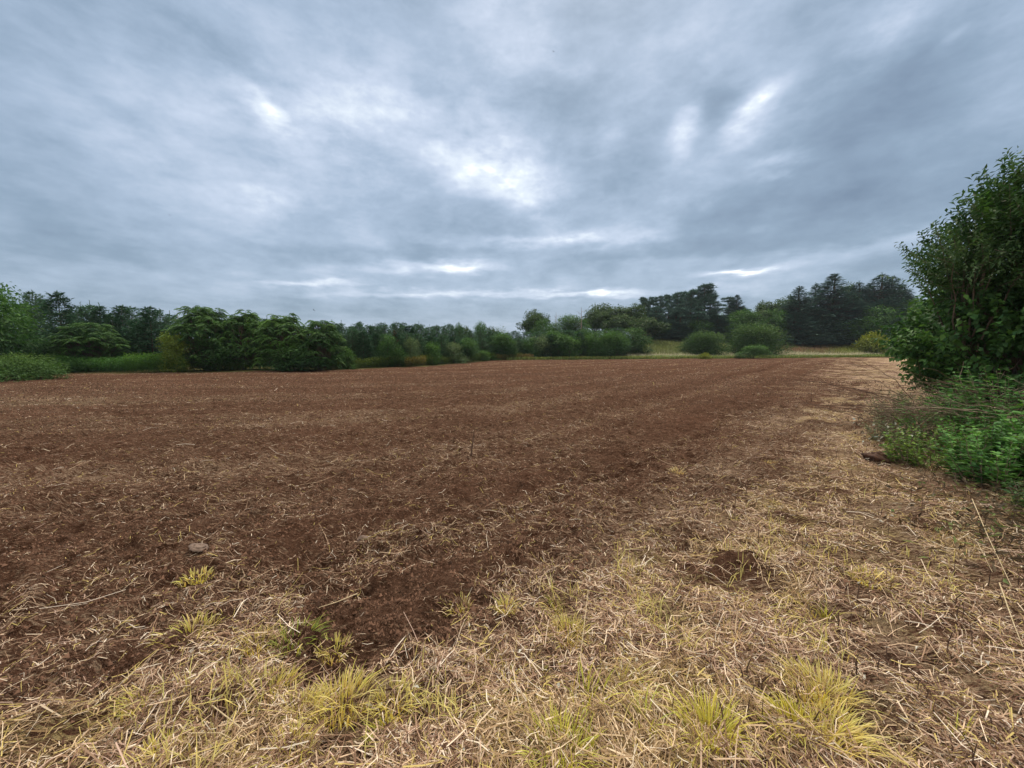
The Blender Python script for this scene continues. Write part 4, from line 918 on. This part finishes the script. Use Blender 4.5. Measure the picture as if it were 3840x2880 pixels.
# ------------------------------------------------------------------ grass tufts
YG = (.62, .58, .13); YT = (.72, .60, .28); GG = (.20, .30, .08); LG = (.50, .53, .10); PT = (.66, .54, .33)
def tuft(px, py, r, h, n, c, label, lean=(0, 0), w=.0045, c2=PT, flat=.5):
    X, Y = gp(px, py); z = hz(X, Y); g = np.random.default_rng(int(px * 7 + py))
    root = bpy.data.objects.new('tmp', None)
    a = g.random(n) * 6.28; q = np.sqrt(g.random(n)) * r * .45; x = q * np.cos(a); y = q * np.sin(a)
    hh = h * (.40 + .6 * g.random(n)) * .92; out = flat * (.3 + 1.6 * g.random(n))
    dx = np.cos(a + g.normal(0, .5, n)) * out + lean[0]; dy = np.sin(a + g.normal(0, .5, n)) * out + lean[1]
    P = []; m = 5
    for k in range(m):
        t = k / (m - 1); P.append(np.stack([x + dx * hh * t ** 1.5, y + dy * hh * t ** 1.5, np.maximum(hh * (t - .55 * t ** 2.4 * np.minimum(1.5, np.hypot(dx, dy))), .004)], 1))
    P = np.stack(P, 1); wv = np.stack([-np.sin(a), np.cos(a), g.normal(0, .3, n)], 1) * (w * (.6 + .7 * g.random(n)) / 2)[:, None]
    tp = np.array([.75, 1., .9, .6, .1])[None, :, None]
    V = np.stack([P - wv[:, None] * tp, P + wv[:, None] * tp], 2).reshape(n, m * 2, 3)
    b = np.arange(n)[:, None] * m * 2; F = np.concatenate([b + np.array([[2 * k, 2 * k + 1, 2 * k + 3, 2 * k + 2]]) for k in range(m - 1)], 1).reshape(-1, 4)
    mixc = (g.random(n) ** .9)[:, None]; t = vary(c, n, g, .22) * (1 - mixc) + vary(c2, n, g, .2) * mixc
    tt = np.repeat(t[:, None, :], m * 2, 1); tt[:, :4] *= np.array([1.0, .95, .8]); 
    bpy.data.objects.remove(root)
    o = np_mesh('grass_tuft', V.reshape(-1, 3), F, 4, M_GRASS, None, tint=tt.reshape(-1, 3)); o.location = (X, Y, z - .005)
    tag(o, label, 'grass tuft'); return o
TUFTS = [
 (1117, 2410, .30, .17, 90, GG, 'bluish green arching grass tuft on the dark soil at lower left', (.3, 0), LG),
 (709, 2390, .34, .13, 130, YG, 'yellow green tuft upper left of the green arching tuft, by a bent pale stem', (-.2, 0), YT),
 (963, 2420, .20, .16, 80, YT, 'straw coloured tuft just left of the green arching tuft', (0, 0), YG),
 (1258, 2450, .22, .13, 80, YT, 'small straw yellow tuft right of the green arching tuft', (.1, 0), YG),
 (1020, 2590, .30, .15, 190, YT, 'bushy pale yellow tuft below the green arching tuft', (0, .1), YG),
 (1130, 2680, .24, .13, 150, YG, 'yellow tuft below and right of the bushy pale one', (.1, 0), YT),
 (1290, 2640, .34, .19, 230, YT, 'large straw yellow tuft left of the dark bare strip', (.1, .1), YG),
 (1483, 2650, .26, .15, 160, YT, 'straw yellow tuft right of the dark bare strip', (.2, .1), YG),
 (1430, 2740, .14, .10, 60, LG, 'small green based tuft in front of the one by the dark strip', (-.1, 0), YG),
 (520, 2640, .18, .11, 60, YG, 'small yellow sprout left of the dark lump', (-.2, 0), YG),
 (738, 2180, .26, .10, 80, YT, 'thin dry tuft highest on the soil at the left', (0, 0), YG),
 (1090, 2860, .22, .14, 110, YG, 'yellow green tuft on the bottom border, left half', (0, 0), YT),
 (600, 2860, .30, .12, 90, YT, 'dull yellow tuft in the bottom left corner area', (0, 0), YG),
 (1720, 2280, .20, .12, 80, YG, 'yellow tuft, leftmost of the three on the edge of the bare soil', (-.3, 0), YT),
 (1897, 2300, .18, .14, 90, YG, 'upright yellow tuft, middle of the three on the edge of the bare soil', (0, 0), YT),
 (2080, 2270, .20, .15, 80, LG, 'light green tuft leaning left, right one of the three on the soil edge', (-.6, 0), YT),
 (2133, 2390, .26, .17, 170, YG, 'ragged yellow tuft below the light green leaning tuft', (0, 0), YT),
 (1909, 2530, .50, .11, 200, YT, 'broad flat yellow grass mat in the centre foreground', (.3, 0), YG),
 (1850, 2690, .28, .10, 80, LG, 'flattened green streak of grass left of the pale flower heads', (.8, .1), YT),
 (2204, 2650, .26, .24, 34, LG, 'sparse lime green blades crossing each other right of centre', (.2, 0), YG),
 (2352, 2600, .30, .20, 60, LG, 'lime green blades leaning right, beside the crossing ones', (.5, -.3), YT),
 (2110, 2850, .34, .18, 200, YG, 'large yellow green tuft on the bottom border at the centre', (0, .1), LG),
 (2420, 2740, .14, .22, 16, LG, 'two or three long lime blades standing alone right of centre', (.1, 0), LG),
 (2783, 2280, .16, .10, 40, YG, 'small yellow sprout above the pale drooping tuft', (0, 0), YT),
 (3005, 2270, .30, .15, 60, YG, 'arching yellow grass bent to the left on the right slope', (-.8, 0), YT),
 (3103, 2300, .10, .16, 26, LG, 'short green upright blades right of the arching yellow grass', (.2, 0), YG),
 (2759, 2400, .22, .14, 50, PT, 'pale dry drooping tuft like a small fountain', (0, 0), YT),
 (2665, 2760, .26, .26, 200, YG, 'tall upright yellow tuft, most erect one in the right foreground', (0, 0), YG),
 (3079, 2600, .34, .21, 260, YG, 'largest bushy yellow tuft at the lower right', (0, .1), YT),
 (2964, 2720, .26, .17, 150, YG, 'yellow tuft in front of the largest one, left part', (-.4, 0), YG),
 (3130, 2760, .28, .18, 190, YG, 'yellow tuft in front of the largest one, leaning right', (.6, .1), YT),
 (3265, 2190, .32, .12, 90, YG, 'loose yellow tuft below the hedge foot on the right', (.1, 0), YT),
 (3590, 2730, .12, .16, 14, LG, 'few green blades near the lower right border', (.3, .2), YG),
 (3500, 2850, .30, .09, 70, YT, 'flat pale yellow tuft on the bottom border at the right', (.3, 0), YG),
 (2880, 1730, .30, .10, 50, YT, 'pale tuft standing on the far edge of the straw margin', (0, 0), PT),
 (2545, 1775, .26, .12, 50, PT, 'pale torn tuft alone on the dark soil right of centre', (0, 0), YT)]
for i, (px, py, r, h, n, c, lab, ln, c2) in enumerate(TUFTS): tuft(px, py, r * .85, h * .8, int(n * 1.2), c, lab, ln, c2=c2, w=.0045 if py > 2200 else .008)

def regrowth():
    n = 60000; x, y = sample_fan(n, 1.2, 7, -50, 50); m = mulch(x, y); w = sstep(.56, .70, fbm(x * 2.4, y * 2.4, 501)) * sstep(.3, .7, fbm(x * 9, y * 9, 502))
    near = 1 - sstep(2.2, 6, y)
    keep = rng.random(n) < w * (m > .4) * (.03 + .30 * near); x, y = x[keep], y[keep]; n = len(x)
    t = vary((.66, .56, .24), n, rng, .3) * .7 + vary((.55, .56, .14), n, rng, .3) * .3
    o = blades('short_grass', x, y, H(x, y), .05 + .09 * rng.random(n), .0035 + .002 * rng.random(n), t, lean=.6); tag(o, 'thin patches of short yellow green regrowth coming through the straw', 'grass', kind='stuff')
regrowth()

# ------------------------------------------------------------------ stones, clods, stick, birds
def stone(name, px, py, r, m, label, cat='stone', sq=.5, seed=1, rough=.25, sink=.25):
    X, Y = gp(px, py); bm_ = bpy.data.meshes.new(name); import bmesh
    bm = bmesh.new(); bmesh.ops.create_icosphere(bm, subdivisions=4, radius=1)
    g = np.random.default_rng(seed); off = g.random(3) * 9
    for v in bm.verts:
        p = v.co; n_ = 0
        for k, a in ((1.3, 1), (3.1, .45), (7, .22)):
            n_ += a * (math.sin(p.x * k * 2 + off[0]) * math.cos(p.y * k * 2.3 + off[1]) + math.sin(p.z * k * 2.7 + off[2] + p.x * k))
        v.co = p * (1 + rough * .5 * n_)
        v.co.x *= r; v.co.y *= r * .75; v.co.z *= r * sq
    for f_ in bm.faces: f_.smooth = True
    bm.to_mesh(bm_); bm.free(); bm_.materials.append(m); o = bpy.data.objects.new(name, bm_); col.objects.link(o)
    o.location = (X, Y, hz(X, Y) + r * sq * (1 - sink * 2)); tag(o, label, cat); return o
stone('stone', 747, 2085, .055, M_STONE, 'pinkish brown flat stone lying in the soil at the left', seed=3, sq=.5, rough=.55, sink=.38)
stone('stone', 1360, 2035, .045, M_STONE, 'small brown stone with straw on it, right of the pinkish one', seed=5, sq=.6, rough=.5, sink=.38)
stone('stone', 1965, 2165, .022, M_STONE, 'tiny grey brown stone in the dark soil near the centre', seed=7)
M_CLOD = bark_mat('dark_root_clod', (.035, .015, .008), (.10, .045, .025), 30)
stone('root_clod', 3285, 1725, .14, M_CLOD, 'dark reddish brown rotten root clod at the left foot of the brush pile', cat='root clod', seed=12, sq=.9, rough=.6, sink=.42)
tb = Tubes(6); X, Y = gp(1766, 1712); z = hz(X, Y); tb.add([(0, 0, -.05), (.012, 0, .10), (.03, .01, .22), (.05, .0, .36)], [.014, .011, .009, .004]); tb.add([(.02, 0, .15), (-.03, .01, .21)], [.005, .003])
o = tb.build('upright_stick', M_DEADTWIG); o.location = (X, Y, z); o.scale = (1.1,) * 3; tag(o, 'thin dark stick standing upright in the tilled soil near the centre', 'stick')
def twig_line(pts, r, label, m=M_STRAW):
    P = []
    for (px, py, dz) in pts:
        X, Y = gp(px, py); P.append((X, Y, hz(X, Y) + dz))
    P = np.array(P); c = P[0].copy(); tb = Tubes(5); tb.add(P - c, np.linspace(r, r * .5, len(P))); o = tb.build('dry_stalk', M_PALE); o.location = c; tag(o, label, 'stalk', 'long single stalks in the straw')
M_PALE = bark_mat('pale_stalk', (.50, .38, .22), (.70, .58, .38), 60)
twig_line([(3640, 1925, .10), (3700, 2060, .09), (3790, 2230, .05)], .004, 'long pale stem slanting down right below the hedge weeds')
twig_line([(3575, 1985, .07), (3660, 2080, .09), (3720, 2160, .03)], .003, 'shorter pale stem parallel to the long slanting one')
twig_line([(3740, 2250, .12), (3790, 2400, .10), (3830, 2470, .05)], .004, 'yellowish stem bent over at the right border')
twig_line([(1340, 2215, .03), (1260, 2240, .03), (1195, 2265, .02)], .004, 'pale split stem lying on the soil left of centre')
twig_line([(2205, 2270, .10), (2180, 2470, .08), (2150, 2700, .03)], .0025, 'long thin pale stalk running down the centre right')
twig_line([(800, 2700, .05), (900, 2780, .05), (950, 2830, .03)], .003, 'yellow stalk crossing the straw at lower left')
twig_line([(710, 2795, .05), (830, 2800, .06), (940, 2835, .03)], .003, 'second yellow stalk near the bottom left')
M_BIRD = bark_mat('dark_plumage', (.02, .02, .025), (.05, .05, .055), 20)
def bird(px, py, Y, s, rz, label):
    import bmesh
    x, y, z = at(px, py, Y); bm = bmesh.new()
    bmesh.ops.create_uvsphere(bm, u_segments=12, v_segments=8, radius=.5)
    for v in bm.verts: v.co = Vector((v.co.x * .16 * s, v.co.y * .62 * s * (1 - .5 * (v.co.y < 0)), v.co.z * .15 * s))
    for sg in (-1, 1):
        vs = [bm.verts.new(Vector(p) * s) for p in ((sg * .04, .1, .03), (sg * .26, .16, .12), (sg * .62, -.08, .05), (sg * .28, -.08, .11), (sg * .04, -.1, .03))]
        dn = [bm.verts.new(v.co - Vector((0, 0, .012 * s))) for v in vs]
        bm.faces.new(vs); bm.faces.new(dn[::-1])
        for k in range(5): bm.faces.new((vs[k], dn[k], dn[(k + 1) % 5], vs[(k + 1) % 5]))
    vs = [bm.verts.new(Vector(p) * s) for p in ((-.03, -.2, .0), (.03, -.2, 0), (.07, -.42, 0), (-.07, -.42, 0))]; bm.faces.new(vs)
    dn = [bm.verts.new(v.co - Vector((0, 0, .01 * s))) for v in vs]; bm.faces.new(dn[::-1])
    me = bpy.data.meshes.new('flying_bird'); bm.to_mesh(me); bm.free(); me.materials.append(M_BIRD); o = bpy.data.objects.new('flying_bird', me); col.objects.link(o)
    o.location = (x, y, z); o.rotation_euler = (R(10), R(25), R(rz)); tag(o, label, 'bird')
bird(635, 806, 30, .26, 40, 'small dark bird flying in the left half of the sky')
bird(1177, 1163, 60, .5, 80, 'dark bird low over the left treetops')
bird(1187, 987, 50, .22, 20, 'tiny bird high above the second big clump of trees')
bird(2075, 193, 30, .16, 0, 'tiny bird speck high in the middle of the sky')

# ------------------------------------------------------------------ the damp air
def haze():
    import bmesh
    me = bpy.data.meshes.new('haze'); bm = bmesh.new(); bmesh.ops.create_cube(bm, size=1); bm.to_mesh(me); bm.free()
    o = bpy.data.objects.new('haze', me); col.objects.link(o); o.location = (0, 0, 13.5); o.scale = (4200, 4200, 31)
    m = mat('haze_air'); k = NT(m); v = k.n('ShaderNodeVolumePrincipled'); v.inputs['Color'].default_value = (.74, .87, 1, 1); v.inputs['Density'].default_value = .00028; v.inputs['Anisotropy'].default_value = .2
    out = k.n('ShaderNodeOutputMaterial'); k.l(v.outputs[0], out.inputs['Volume']); me.materials.append(m); tag(o, 'thin damp haze over the field', 'haze', kind='stuff')
haze()
